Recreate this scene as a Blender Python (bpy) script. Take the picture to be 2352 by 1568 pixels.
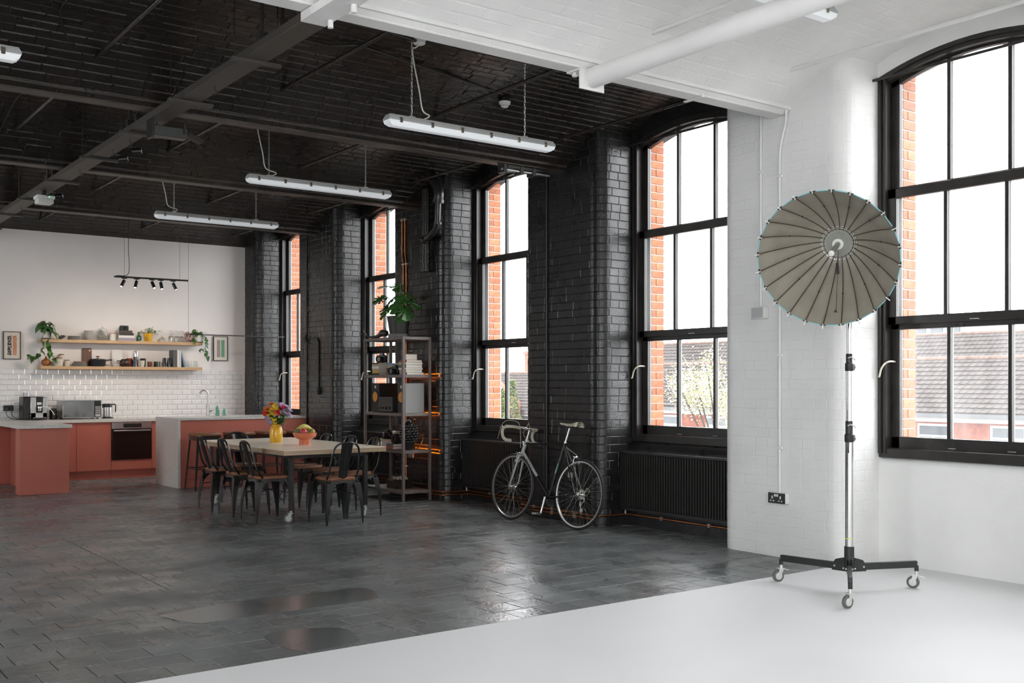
import bpy, math, random
from mathutils import Vector, Matrix
RND = random.Random(7)
for o in list(bpy.data.objects): bpy.data.objects.remove(o)
SC = bpy.context.scene
COL = SC.collection
PI = math.pi
R_ = math.radians

# ---------------------------------------------------------------- camera
YAW = R_(36.4534)
cd = bpy.data.cameras.new('camera')
cd.sensor_width = 36.0; cd.lens = 2412.5/2352*36.0; cd.shift_y = 95.75/2352
cd.clip_end = 500
cam = bpy.data.objects.new('camera', cd); COL.objects.link(cam)
cam.location = (0, 0, 1.38); cam.rotation_euler = (PI/2, 0, -YAW)
SC.camera = cam
# ---------------------------------------------------------------- sky (even white overcast)
wd = bpy.data.worlds.new('overcast'); SC.world = wd; wd.use_nodes = True
bg = wd.node_tree.nodes['Background']
bg.inputs[0].default_value = (0.96, 0.98, 1.0, 1); bg.inputs[1].default_value = 6.5
# ---------------------------------------------------------------- view
vs = SC.view_settings
vs.view_transform = 'Standard'; vs.look = 'None'; vs.gamma = 1.0; vs.use_curve_mapping = False
vs.exposure = 0.5

# ================================================================ geometry helpers
class MB:
    def __init__(s): s.v = []; s.f = []; s.mi = []; s.k = 0; s.T = None
    def add(s, vs, fs):
        b = len(s.v)
        if s.T is not None: vs = [s.T @ Vector(p) for p in vs]
        s.v.extend([tuple(p) for p in vs])
        for f in fs: s.f.append(tuple(i+b for i in f)); s.mi.append(s.k)
        return s
    def box(s, c, sz, b=0.0, rot=None):
        x, y, z = sz[0]/2, sz[1]/2, sz[2]/2
        M = Matrix.Translation(c)
        if rot is not None: M = M @ rot
        if b <= 0:
            vs = [(a*x, e*y, g*z) for a in (-1,1) for e in (-1,1) for g in (-1,1)]
            fs = [(0,1,3,2),(4,6,7,5),(0,4,5,1),(2,3,7,6),(0,2,6,4),(1,5,7,3)]
        else:
            b = min(b, x*.9, y*.9, z*.9); vs = []; idx = {}
            for a in (-1,1):
                for e in (-1,1):
                    for g in (-1,1):
                        idx[a,e,g] = len(vs)
                        vs += [(a*x, e*(y-b), g*(z-b)), (a*(x-b), e*y, g*(z-b)), (a*(x-b), e*(y-b), g*z)]
            fs = []
            for a in (-1,1):
                q = [idx[a,-1,-1], idx[a,1,-1], idx[a,1,1], idx[a,-1,1]]; fs.append(tuple(q if a > 0 else q[::-1]))
                q = [idx[-1,a,-1]+1, idx[1,a,-1]+1, idx[1,a,1]+1, idx[-1,a,1]+1]; fs.append(tuple(q[::-1] if a > 0 else q))
                q = [idx[-1,-1,a]+2, idx[1,-1,a]+2, idx[1,1,a]+2, idx[-1,1,a]+2]; fs.append(tuple(q if a > 0 else q[::-1]))
            for a in (-1,1):
                for e in (-1,1):
                    p, q = idx[a,e,-1], idx[a,e,1]; f = (p, p+1, q+1, q); fs.append(f if a*e > 0 else f[::-1])
                    p, q = idx[a,-1,e], idx[a,1,e]; f = (p, q, q+2, p+2); fs.append(f if a*e > 0 else f[::-1])
                    p, q = idx[-1,a,e], idx[1,a,e]; f = (p+1, p+2, q+2, q+1); fs.append(f if a*e > 0 else f[::-1])
                    for g in (-1,1):
                        i = idx[a,e,g]; f = (i, i+1, i+2); fs.append(f if a*e*g > 0 else f[::-1])
        return s.add([M @ Vector(p) for p in vs], fs)
    def bx(s, x0, x1, y0, y1, z0, z1, b=0.0):
        return s.box(((x0+x1)/2, (y0+y1)/2, (z0+z1)/2), (abs(x1-x0), abs(y1-y0), abs(z1-z0)), b)
    def tube(s, pts, r, n=8, closed=False, cap=True, flat=None):
        pts = [Vector(p) for p in pts]; N = len(pts)
        rs = r if isinstance(r, (list, tuple)) else [r]*N
        T = []
        for i in range(N):
            a = pts[(i-1) % N] if (closed or i > 0) else pts[i]
            b = pts[(i+1) % N] if (closed or i < N-1) else pts[i]
            d = b-a; T.append(d.normalized() if d.length > 1e-9 else Vector((0,0,1)))
        up = Vector((0,0,1)) if abs(T[0].z) < .9 else Vector((1,0,0))
        nrm = (up - T[0]*up.dot(T[0])).normalized()
        vs = []; fs = []
        for i in range(N):
            if i: 
                nrm = nrm - T[i]*nrm.dot(T[i])
                nrm = nrm.normalized() if nrm.length > 1e-6 else T[i].orthogonal().normalized()
            bi = T[i].cross(nrm); fl = flat or 1.0
            for j in range(n):
                a = 2*PI*j/n; vs.append(pts[i] + (nrm*math.cos(a)*fl + bi*math.sin(a))*rs[i])
        M = N if closed else N-1
        for i in range(M):
            for j in range(n):
                a = i*n+j; b = i*n+(j+1) % n; c = ((i+1) % N)*n+(j+1) % n; d = ((i+1) % N)*n+j
                fs.append((a, b, c, d))
        if cap and not closed:
            fs.append(tuple(range(n))[::-1]); fs.append(tuple((N-1)*n+j for j in range(n)))
        return s.add(vs, fs)
    def cyl(s, p0, p1, r0, r1=None, n=16, cap=True):
        return s.tube([p0, p1], [r0, r0 if r1 is None else r1], n, cap=cap)
    def lathe(s, prof, n=24, c=(0,0,0), M=None, cap=True):
        vs = []; fs = []; c = Vector(c)
        for r, z in prof:
            for j in range(n):
                a = 2*PI*j/n; p = Vector((r*math.cos(a), r*math.sin(a), z))
                vs.append((M @ p if M is not None else p) + c)
        for i in range(len(prof)-1):
            if prof[i][0] == 0 and prof[i+1][0] == 0: continue
            for j in range(n):
                a = i*n+j; b = i*n+(j+1) % n
                if prof[i][0] == 0: fs.append((a, b+n, a+n))
                elif prof[i+1][0] == 0: fs.append((a, b, a+n))
                else: fs.append((a, b, b+n, a+n))
        if cap and prof[0][0] > 0: fs.append(tuple(range(n))[::-1])
        if cap and prof[-1][0] > 0: fs.append(tuple((len(prof)-1)*n+j for j in range(n)))
        return s.add(vs, fs)
    def ext(s, poly, vec):
        n = len(poly); vec = Vector(vec); P = [Vector(p) for p in poly]
        return s.add(P + [p+vec for p in P], [tuple(range(n))[::-1], tuple(range(n, 2*n))] + [(i, (i+1) % n, n+(i+1) % n, n+i) for i in range(n)])
    def ell(s, c, r, n=16, m=10, rot=None):
        M = Matrix.Translation(c) @ (rot or Matrix.Identity(4))
        vs = []; fs = []
        for i in range(m+1):
            t = PI*i/m
            for j in range(n):
                a = 2*PI*j/n
                vs.append(M @ Vector((r[0]*math.sin(t)*math.cos(a), r[1]*math.sin(t)*math.sin(a), -r[2]*math.cos(t))))
        for i in range(m):
            for j in range(n):
                a = i*n+j; b = i*n+(j+1) % n
                if i == 0: fs.append((a, b+n, a+n))
                elif i == m-1: fs.append((a, b, a+n))
                else: fs.append((a, b, b+n, a+n))
        return s.add(vs, fs)
    def grid(s, fn, nu, nv, wrapu=False):
        vs = [fn(i/nu, j/nv) for i in range(nu+(0 if wrapu else 1)) for j in range(nv+1)]
        fs = []; W = nv+1; U = nu if wrapu else nu+1
        for i in range(nu):
            for j in range(nv):
                a = i*W+j; b = ((i+1) % U)*W+j; fs.append((a, b, b+1, a+1))
        return s.add(vs, fs)
    def frust(s, c, u, v, n, lu, lv, h, bev):
        # brick: face lu x lv, standing h proud of the bed along n, sides drawn in by bev
        c = Vector(c); u = Vector(u); v = Vector(v); n = Vector(n); a, b = lu/2, lv/2
        lo = [c + u*i*a + v*j*b for i, j in ((-1,-1),(1,-1),(1,1),(-1,1))]
        hi = [c + u*i*(a-bev) + v*j*(b-bev) + n*h for i, j in ((-1,-1),(1,-1),(1,1),(-1,1))]
        return s.add(lo+hi, [(4,5,6,7),(0,1,5,4),(1,2,6,5),(2,3,7,6),(3,0,4,7)])

def smooth_path(pts, n=6):
    P = [Vector(p) for p in pts]; out = []
    for i in range(len(P)-1):
        p0 = P[max(i-1,0)]; p1 = P[i]; p2 = P[i+1]; p3 = P[min(i+2,len(P)-1)]
        for k in range(n):
            t = k/n
            out.append(.5*((2*p1)+(p2-p0)*t+(2*p0-5*p1+4*p2-p3)*t*t+(3*p1-p0-3*p2+p3)*t**3))
    out.append(P[-1]); return out
def bend_path(pts, r, n=5):
    P = [Vector(p) for p in pts]; out = [P[0]]
    for i in range(1, len(P)-1):
        a = (P[i-1]-P[i]); b = (P[i+1]-P[i]); rr = min(r, a.length*.49, b.length*.49)
        a = P[i]+a.normalized()*rr; b = P[i]+b.normalized()*rr
        for k in range(n+1):
            t = k/n; out.append(a*(1-t)**2 + P[i]*2*t*(1-t) + b*t*t)
    out.append(P[-1]); return out
def arc(cx, cy, r, a0, a1, n):
    return [(cx+r*math.cos(a0+(a1-a0)*i/n), cy+r*math.sin(a0+(a1-a0)*i/n)) for i in range(n+1)]

ROOTM = {}
def mesh_of(name, mb, mat, sharp=38):
    me = bpy.data.meshes.new(name)
    me.from_pydata(mb.v, [], mb.f)
    for m in (mat if isinstance(mat, (list, tuple)) else [mat]): me.materials.append(m)
    if any(mb.mi): me.polygons.foreach_set('material_index', mb.mi)
    if sharp:
        me.polygons.foreach_set('use_smooth', [True]*len(me.polygons))
        me.set_sharp_from_angle(angle=R_(sharp))
    me.update(); return me
def link(name, data, parent=None):
    o = bpy.data.objects.new(name, data); COL.objects.link(o)
    if parent is not None: o.parent = parent
    return o
def tag(o, label=None, cat=None, group=None, kind=None):
    if label: o['label'] = label
    if cat: o['category'] = cat
    if group: o['group'] = group
    if kind: o['kind'] = kind
    return o
def thing(name, label, cat, loc=(0,0,0), rotz=0.0, group=None, kind=None, rot=None):
    o = link(name, None); o.location = loc; o.rotation_euler = rot or (0, 0, rotz); o.empty_display_size = .1
    ROOTM[o.name] = Matrix.LocRotScale(Vector(loc), o.rotation_euler.copy(), None)
    return tag(o, label, cat, group, kind)
def part(name, mb, mat, parent, label=None, w=False, sharp=38, kind=None):
    if w:
        r = parent
        while r.parent: r = r.parent
        if r.name in ROOTM:
            M = ROOTM[r.name].inverted(); mb.v = [tuple(M @ Vector(p)) for p in mb.v]
    o = link(name, mesh_of(name, mb, mat, sharp), parent)
    return tag(o, label, kind=kind)
def single(name, mb, mat, label, cat, group=None, kind=None, sharp=38, recenter=True):
    if recenter:
        xs = [p[0] for p in mb.v]; ys = [p[1] for p in mb.v]; zs = [p[2] for p in mb.v]
        c = Vector(((min(xs)+max(xs))/2, (min(ys)+max(ys))/2, min(zs)))
        mb.v = [(p[0]-c.x, p[1]-c.y, p[2]-c.z) for p in mb.v]
    o = link(name, mesh_of(name, mb, mat, sharp))
    if recenter: o.location = c; ROOTM[o.name] = Matrix.Translation(c)
    return tag(o, label, cat, group, kind)
def copy_tree(o, parent=None, loc=None, rotz=None, label=None):
    c = o.copy(); COL.objects.link(c); c.parent = parent
    if loc is not None: c.location = loc
    if rotz is not None: c.rotation_euler = (0, 0, rotz)
    if label: c['label'] = label
    for ch in [x for x in bpy.data.objects if x.parent == o]: copy_tree(ch, c)
    return c

# ================================================================ materials
def mat(name, col, rough=.5, metal=0.0, spec=.5, var=0.0, vscale=8.0, bump=0.0, bscale=30.0, bump2=0.0, b2scale=6.0,
        col2=None, rvar=0.0, trans=0.0, emit=None, estr=0.0, coat=0.0, rnd=0.0, alpha=None, detail=4.0, stretch=None, ior=None, pos=False):
    m = bpy.data.materials.new(name); m.use_nodes = True
    nt = m.node_tree; N = nt.nodes; L = nt.links; p = N['Principled BSDF']
    p.inputs['Base Color'].default_value = (*col, 1); p.inputs['Roughness'].default_value = rough
    p.inputs['Metallic'].default_value = metal; p.inputs['Specular IOR Level'].default_value = spec
    if ior: p.inputs['IOR'].default_value = ior
    if trans: p.inputs['Transmission Weight'].default_value = trans
    if coat: p.inputs['Coat Weight'].default_value = coat; p.inputs['Coat Roughness'].default_value = .1
    if emit: p.inputs['Emission Color'].default_value = (*emit, 1); p.inputs['Emission Strength'].default_value = estr
    tc = N.new('ShaderNodeTexCoord'); src = tc.outputs['Object']
    if pos: src = N.new('ShaderNodeNewGeometry').outputs['Position']
    if stretch:
        mp = N.new('ShaderNodeMapping'); mp.inputs['Scale'].default_value = stretch
        L.new(src, mp.inputs['Vector']); src = mp.outputs['Vector']
    def noise(sc, det=detail):
        n = N.new('ShaderNodeTexNoise'); n.inputs['Scale'].default_value = sc; n.inputs['Detail'].default_value = det
        L.new(src, n.inputs['Vector']); return n.outputs['Fac']
    cout = None
    if var or col2:
        mx = N.new('ShaderNodeMix'); mx.data_type = 'RGBA'
        c2 = col2 or tuple(max(0, c*(1-var)) for c in col); c1 = col if col2 else tuple(min(1, c*(1+var*.6)) for c in col)
        mx.inputs['A'].default_value = (*c1, 1); mx.inputs['B'].default_value = (*c2, 1)
        rp = N.new('ShaderNodeValToRGB'); rp.color_ramp.elements[0].position = .35; rp.color_ramp.elements[1].position = .68
        L.new(noise(vscale), rp.inputs['Fac']); L.new(rp.outputs['Color'], mx.inputs['Factor'])
        cout = mx.outputs['Result']
    if rnd:
        oi = N.new('ShaderNodeObjectInfo'); hs = N.new('ShaderNodeHueSaturation')
        mr = N.new('ShaderNodeMapRange'); mr.inputs['To Min'].default_value = 1-rnd; mr.inputs['To Max'].default_value = 1+rnd
        L.new(oi.outputs['Random'], mr.inputs['Value']); L.new(mr.outputs['Result'], hs.inputs['Value'])
        if cout: L.new(cout, hs.inputs['Color'])
        else: hs.inputs['Color'].default_value = (*col, 1)
        cout = hs.outputs['Color']
    if cout: L.new(cout, p.inputs['Base Color'])
    if rvar:
        mr = N.new('ShaderNodeMapRange'); mr.inputs['From Min'].default_value = .3; mr.inputs['From Max'].default_value = .7
        mr.inputs['To Min'].default_value = max(0, rough-rvar); mr.inputs['To Max'].default_value = min(1, rough+rvar)
        L.new(noise(vscale*1.7), mr.inputs['Value']); L.new(mr.outputs['Result'], p.inputs['Roughness'])
    prev = None
    for st, sc in ((bump, bscale), (bump2, b2scale)):
        if st:
            b = N.new('ShaderNodeBump'); b.inputs['Strength'].default_value = st; b.inputs['Distance'].default_value = .01
            L.new(noise(sc), b.inputs['Height'])
            if prev: L.new(prev, b.inputs['Normal'])
            prev = b.outputs['Normal']
    if prev: L.new(prev, p.inputs['Normal'])
    return m

M_black = mat('black_paint', (.013,.0128,.0128), .31, spec=.54, var=.25, vscale=3, bump=.22, bscale=45, bump2=.3, b2scale=9, rvar=.06, pos=True)
M_ceilb = mat('black_ceiling_paint', (.024,.019,.016), .30, var=.3, vscale=2, bump=.45, bscale=28, bump2=.5, b2scale=9, rvar=.08, pos=True)
M_white = mat('white_wall_paint', (.80,.80,.785), .6, var=.05, vscale=2, bump=.22, bscale=40, bump2=.3, b2scale=7, pos=True)
M_ceilw = mat('white_ceiling_paint', (.80,.795,.78), .65, var=.05, vscale=2.5, bump=.25, bscale=30, bump2=.3, b2scale=6, pos=True)
M_wfloor = mat('white_floor_paint', (.70,.70,.705), .55, var=.035, vscale=.8, bump=.03, bscale=60)
M_floor = mat('slate_floor_paint', (.135,.145,.145), .30, var=.35, vscale=1.6, bump=.22, bscale=45, bump2=.3, b2scale=8, rvar=.13, rnd=.10, pos=True)
M_grout = mat('floor_joint', (.028,.029,.029), .6, var=.2)
M_frame = mat('black_window_paint', (.024,.021,.019), .32, var=.35, vscale=6, bump=.15, bscale=25)
M_glass = None
M_steelb = mat('black_steel', (.022,.020,.019), .38, metal=0, bump=.05, bscale=60)
M_iron = mat('beam_black_paint', (.075,.062,.052), .45, var=.3, vscale=5, bump=.3, bscale=18)
M_kwall = mat('warm_white_wall', (.84,.80,.775), .75, var=.03, vscale=1.5, bump=.04, bscale=70)
M_tile = mat('white_glazed_tile', (.80,.79,.78), .09, rnd=.02, coat=.3)
M_tgrout = mat('tile_grout', (.66,.64,.62), .8)
M_red = mat('terracotta_laminate', (.46,.125,.085), .5, var=.04, vscale=3)
M_stone = mat('pale_speckled_stone', (.66,.655,.62), .3, col2=(.50,.48,.44), vscale=55, detail=2)
M_chrome = mat('chrome', (.75,.75,.74), .13, metal=1)
M_steel = mat('brushed_steel', (.55,.54,.53), .3, metal=1, stretch=(1,1,30), var=.1, vscale=6)
M_zinc = mat('zinc_plate', (.72,.72,.70), .35, metal=.8)
M_copper = mat('copper_pipe', (.50,.20,.09), .38, metal=1, var=.3, vscale=9)
M_rubber = mat('grey_rubber', (.12,.12,.12), .6)
M_plasticw = mat('white_plastic', (.78,.78,.76), .4)
M_plasticb = mat('black_plastic', (.014,.014,.014), .35)
M_plasticg = mat('grey_plastic', (.42,.43,.42), .45)
M_wood = mat('pale_oak', (.62,.42,.24), .45, col2=(.50,.32,.17), vscale=5, stretch=(1,12,12))
M_table = mat('birch_ply_top', (.86,.75,.60), .30, spec=.6, col2=(.80,.68,.53), vscale=4, stretch=(10,1,10))
M_plyedge = mat('birch_ply_edge', (.50,.37,.25), .5, col2=(.32,.22,.14), vscale=3, stretch=(1,1,60))
M_seat = mat('brown_stained_wood', (.28,.115,.052), .4, col2=(.20,.078,.035), vscale=6, stretch=(2,14,2))
M_emitter = mat('lamp_diffuser', (.80,.82,.83), .4, emit=(.9,.95,1.0), estr=.16)  # faint glow put in for brightness; the battens are taken as unlit
def glass_mat(lo, hi):
    # old panes: clear, with a thin film of dust that picks up the daylight
    m = bpy.data.materials.new('dusty_pane'); m.use_nodes = True
    nt = m.node_tree; N = nt.nodes; L = nt.links; N.remove(N['Principled BSDF']); out = N['Material Output']
    tr = N.new('ShaderNodeBsdfTransparent'); tl = N.new('ShaderNodeBsdfTranslucent'); gl = N.new('ShaderNodeBsdfGlossy')
    tl.inputs['Color'].default_value = (.9,.9,.9,1); gl.inputs['Roughness'].default_value = .03
    tc = N.new('ShaderNodeTexCoord'); ns = N.new('ShaderNodeTexNoise'); ns.inputs['Scale'].default_value = 2.2; ns.inputs['Detail'].default_value = 5
    mp = N.new('ShaderNodeMapping'); mp.inputs['Scale'].default_value = (1, 3, .8)
    L.new(tc.outputs['Object'], mp.inputs['Vector']); L.new(mp.outputs['Vector'], ns.inputs['Vector'])
    mr = N.new('ShaderNodeMapRange'); mr.inputs['From Min'].default_value = .35; mr.inputs['From Max'].default_value = .75
    mr.inputs['To Min'].default_value = lo; mr.inputs['To Max'].default_value = hi; L.new(ns.outputs['Fac'], mr.inputs['Value'])
    m1 = N.new('ShaderNodeMixShader'); L.new(mr.outputs['Result'], m1.inputs[0]); L.new(tr.outputs[0], m1.inputs[1]); L.new(tl.outputs[0], m1.inputs[2])
    m2 = N.new('ShaderNodeMixShader'); m2.inputs[0].default_value = .05; L.new(m1.outputs[0], m2.inputs[1]); L.new(gl.outputs[0], m2.inputs[2])
    L.new(m2.outputs[0], out.inputs['Surface']); return m
M_glass = glass_mat(.004, .022); M_glass1 = glass_mat(.022, .06)
def clear_glass(name, col, rough=.02):
    return mat(name, col, rough, trans=1.0, ior=1.3)
M_clear = clear_glass('clear_glass', (.95,.97,.96))

# ---- which repeated pieces show largest from where the photograph was taken (only used to choose which become single parts)
def shows(p):
    s, c = math.sin(YAW), math.cos(YAW); d = p[0]*s+p[1]*c
    if d < .5: return None
    u = 1176+2412.5*(p[0]*c-p[1]*s)/d; v = 879.75-2412.5*(p[2]-1.38)/d
    return d if (-10 < u < 2362 and -10 < v < 1578) else None
# ================================================================ the room
PX = 6.66                    # room face of the piers
BAY = 2.76
YC = lambda k: 4.07+BAY*k    # window / vault centres
YB = lambda j: 5.45+BAY*j    # beam centres
YK = 16.32                   # kitchen wall
YP = 5.515                   # line where the white paint stops on the ceiling
YF = 4.92                    # line where the white paint stops on the floor
XL, Y0 = -2.4, -6.9          # left wall, rear wall
HW = .77                     # half width of a window opening
ZBEAM = 3.49
# ---- floor: black painted pavers in half bond
fl = link('floor', mesh_of('floor', MB().bx(XL, 7.45, YF, YK+.2, -.2, -.0045), M_grout, 0)); tag(fl, 'dark slate painted paver floor', kind='structure')
LX, LY = .228, .2155
cand = []
nrow = int((YK-YF)/LY)+1
for j in range(nrow):
    y0 = YF+.004+j*LY; y1 = min(y0+LY, YK); 
    if y1-y0 < .03: continue
    x = XL + (LX/2 if j % 2 else 0) + RND.uniform(-.012, .012)
    while x < 7.1:
        w = LX + RND.uniform(-.006, .006)
        if x > -.5: cand.append((x+w/2, (y0+y1)/2, w, y1-y0))
        x += w
def paver(mb, c, w, h):
    t = RND.random()
    g = .0035 if t < .75 else .006
    z = RND.uniform(-.0016, 0)
    mb.frust((c[0], c[1], -.008), (1,0,0), (0,1,0), (0,0,1), w-.001, h-.001, .008+z, RND.uniform(.003,.0065))
vis = sorted([(shows((c[0], c[1], 0)) or 99, i) for i, c in enumerate(cand)])
top = set(i for d, i in vis[:300])
variants = []
for q in range(6):
    mb = MB(); mb.frust((0,0,-.0075), (1,0,0), (0,1,0), (0,0,1), LX-.001, LY-.001, .0074+.0003*(q % 3), .0025+.0006*q); variants.append(mesh_of('paver', mb, M_floor, 0))
rest = MB()
for i, c in enumerate(cand):
    if i in top:
        o = link('paver', variants[RND.randrange(6)], fl); o.location = (c[0], c[1], RND.uniform(-.0006, .0004))
        o.rotation_euler = (RND.uniform(-.004,.004), RND.uniform(-.004,.004), RND.uniform(-.004,.004))
        o.scale = (c[2]/LX, c[3]/LY, 1)
    else: paver(rest, c, c[2], c[3])
part('pavers', rest, M_floor, fl, sharp=0, kind='stuff')
# smooth filled patches in the pavers
M_patch = mat('floor_patch_paint', (.10,.108,.108), .17, var=.25, vscale=2, bump2=.25, b2scale=4, pos=True)
PATCHES = ([(2.01,6.26),(2.12,5.95),(2.27,5.92),(2.8,5.92),(3.27,5.93),(3.40,6.14),(3.38,6.32),(3.09,6.33),(2.51,6.36)], [(2.32,5.42),(2.47,5.47),(2.74,5.34),(2.72,5.10),(2.66,4.99),(2.49,4.97),(2.34,5.0),(2.29,5.24)])
ck = MB(); yy = 7.0; xx = 2.32; L_, R__ = [], []
while yy < 9.9:
    L_.append((xx-RND.uniform(.001,.005), yy, .0006)); R__.append((xx+RND.uniform(.001,.005), yy, .0006)); yy += .06; xx = 2.33+RND.uniform(-.006,.006)
ck.add(L_+R__, [(i, len(L_)+i, len(L_)+i+1, i+1) for i in range(len(L_)-1)])
part('crack', ck, M_grout, fl, sharp=0)
for pts in PATCHES:
    P = smooth_path([(x, y, -.002) for x, y in pts]+[(*pts[0], -.002)], 4)[:-1]
    part('floor_patch', MB().ext([tuple(p) for p in P], (0,0,.0036)), M_patch, fl)
fw = link('floor_white', mesh_of('floor_white', MB().bx(XL, 7.45, Y0, YF, -.2, .001), M_wfloor, 0)); tag(fw, 'white painted studio floor', kind='structure')

# ---- ceiling: brick jack arches on iron beams
ce = thing('ceiling', 'brick jack arch ceiling', None, (0,0,3.5), kind='structure'); del ce['label']; ce['label'] = 'brick jack arch ceiling on iron beams'
HALF, RISE, ZS = 1.315, .49, 3.50
RAD = (HALF**2+RISE**2)/(2*RISE)
def vz(dy): return ZS+RISE-RAD+math.sqrt(max(RAD*RAD-dy*dy, 0))
def vault(k, x0, x1, m, name):
    mb = MB(); pts = [(-1.38, ZS-.0)] + [(-HALF+2*HALF*i/28, vz(-HALF+2*HALF*i/28)) for i in range(29)] + [(1.38, ZS)]
    vs = []; 
    for y, z in pts: vs += [(x0, YC(k)+y, z), (x1, YC(k)+y, z)]
    mb.add(vs, [(2*i, 2*i+1, 2*i+3, 2*i+2) for i in range(len(pts)-1)])
    vs2 = [(p[0], p[1], 4.25) for p in (vs[0], vs[1], vs[-2], vs[-1])]
    mb.add(vs2, [(0,1,3,2)])
    return part(name, mb, m, ce, w=True)
for k in range(-3, 5): vault(k, XL, 7.42, M_ceilb if k > 0 else M_ceilw, 'vault')
a0 = math.asin(HALF/RAD); CO = .0785
bricks = []
for k in range(0, 5):
    nc = int(2*a0*RAD/CO); da = 2*a0/nc
    for i in range(nc):
        a = -a0+(i+.5)*da; y = YC(k)+RAD*math.sin(a); z = ZS+RISE-RAD+RAD*math.cos(a)
        if y > YK: continue
        x = (.6 if k else 2.2)+RND.uniform(0,.235)
        while x < 7.08:
            l = .235+RND.uniform(-.012,.012)
            if x+l < 7.12: bricks.append((k, x+l/2, y, z, a, l, da*RAD))
            x += l
vis = sorted([(shows((b[1], b[2], b[3])) or 99, i) for i, b in enumerate(bricks)])
top = set(i for d, i in vis[:300])
rb, rw = MB(), MB()
unit = {}
for w_, m in ((0, M_ceilw), (1, M_ceilb)):
    unit[w_] = []
    for q in range(3):
        mb = MB(); mb.frust((0,0,0), (1,0,0), (0,1,0), (0,0,-1), .233, CO-.002, (.0045+.0015*q)*(1 if w_ else .4), .0085); unit[w_].append(mesh_of('brick', mb, m, 0))
for i, (k, x, y, z, a, l, cw) in enumerate(bricks):
    v = (0, math.cos(a), -math.sin(a)); n = (0, -math.sin(a), -math.cos(a))
    if i in top:
        o = link('brick', unit[1 if k else 0][RND.randrange(3)], ce)
        o.location = (x, y, z-3.5); o.rotation_euler = (-a+RND.uniform(-.02,.02), RND.uniform(-.012,.012), RND.uniform(-.02,.02)); o.scale = (l/.235, 1, 1)
    else:
        t = RND.uniform(-.02,.02)
        (rb if k else rw).frust((x, y, z), (math.cos(t), math.sin(t)*v[1], math.sin(t)*v[2]), v, n, l-.002, cw-.002, RND.uniform(.0035,.008)*(1 if k else .4), .0085)
part('bricks', rb, M_ceilb, ce, w=True, sharp=0, kind='stuff'); part('bricks', rw, M_ceilw, ce, w=True, sharp=0, kind='stuff')
# beams (bottom flange and web) and tie rods
for j in range(-4, 4):
    m = M_iron if j > 0 else M_ceilw
    mb = MB(); y = YB(j); mb.bx(XL, 6.70, y-.068, y+.068, ZBEAM, ZBEAM+.022, .004); mb.bx(XL, 6.70, y-.03, y+.03, ZBEAM+.02, ZBEAM+.10)
    mb.bx(XL, 6.70, y-.12, y+.12, ZBEAM+.035, ZBEAM+.12)
    part('beam', mb, m, ce, w=True)
for k in range(-1, 5):
    for x in ((2.08, 3.5, 4.93, 6.35) if k > 0 else (3.5, 4.93, 6.35)):
        y1 = min(YC(k)+1.25, YK)
        part('tie_rod', MB().cyl((x, YC(k)-1.25, 3.722), (x, y1, 3.722), .016, n=10), M_ceilb if k > 0 else M_ceilw, ce, w=True)

# ---- window wall: piers, sill panels, heads
wr = thing('wall_right', 'painted brick window wall of piers', None, (6.9, 5.45, 0), kind='structure'); wr['label'] = 'painted brick window wall with deep rounded piers'
RC = .13
def pier_profile(y0, y1, xb=7.42):
    # from the near reveal, round the corner, along the face, round, far reveal
    p = [(xb, y0)] + [(PX+RC-RC*math.sin(t), y0+RC-RC*math.cos(t)) for t in [PI/2*i/6 for i in range(7)]]
    p += [(PX+RC-RC*math.cos(t), y1-RC+RC*math.sin(t)) for t in [PI/2*i/6 for i in range(7)]] + [(xb, y1)]
    return p
wallbricks = []
def path_bricks(prof, z0, z1, white, start=.0):
    P = [Vector((a, b)) for a, b in prof]; S = [0]
    for i in range(1, len(P)): S.append(S[-1]+(P[i]-P[i-1]).length)
    def at(s):
        s = min(max(s, 0), S[-1]-1e-6); i = 0
        while S[i+1] < s: i += 1
        t = (s-S[i])/(S[i+1]-S[i]); return P[i].lerp(P[i+1], t), (P[i+1]-P[i]).normalized()
    n = int((z1-z0)/.0775)
    for c in range(n):
        z = z0+c*.0775; s = start + (.115 if c % 2 else 0) + RND.uniform(-.02,.02)
        while s < S[-1]-.06:
            l = .232 if RND.random() < .62 else .116
            if c % 4 == 3: l = .116
            e = min(s+l, S[-1])
            wallbricks.append((at, s, e, z, z+.0775, white)); s = e
for j in range(-4, 5):
    y0 = YC(j)+HW; y1 = YC(j+1)-HW
    if j == 4: y1 = YK+.25
    white = j <= 0; m = M_white if white else M_black
    pr = pier_profile(y0, y1) if j < 4 else [p for p in pier_profile(y0, y1+.5) if p[1] < y1]+[(PX, y1), (7.42, y1)]
    mb = MB(); mb.ext([(x, y, 0) for x, y in pr], (0, 0, 4.05))
    part('pier', mb, m, wr, w=True)
    if j >= 0: path_bricks(pr if j < 4 else pr[:-1], 0.015, 3.95, white, start=.28)
vis = []
for i, b in enumerate(wallbricks):
    p, t = b[0]((b[1]+b[2])/2); q = (p.x, p.y, (b[3]+b[4])/2)
    nx, ny = -t.y, t.x
    d = shows(q)
    facing = (nx*(-q[0])+ny*(-q[1])) < 0
    # normal points to the room side: (t.y, -t.x) or (-t.y, t.x)
    vis.append(((d or 99), i))
vis.sort(); 
curved = lambda b: abs((b[0](b[1]+.004)[1]).dot(b[0](b[2]-.004)[1])) < .995
def hidden(b):
    p, t = b[0]((b[1]+b[2])/2); n = Vector((t.y, -t.x)); 
    c = Vector((PX+.35, 0)); 
    return False
top = set([i for d, i in vis if d < 50 and not curved(wallbricks[i]) and wallbricks[i][0]((wallbricks[i][1]+wallbricks[i][2])/2)[1].y > -.2][:300])
wb, ww = MB(), MB(); ubr = {}
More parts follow.
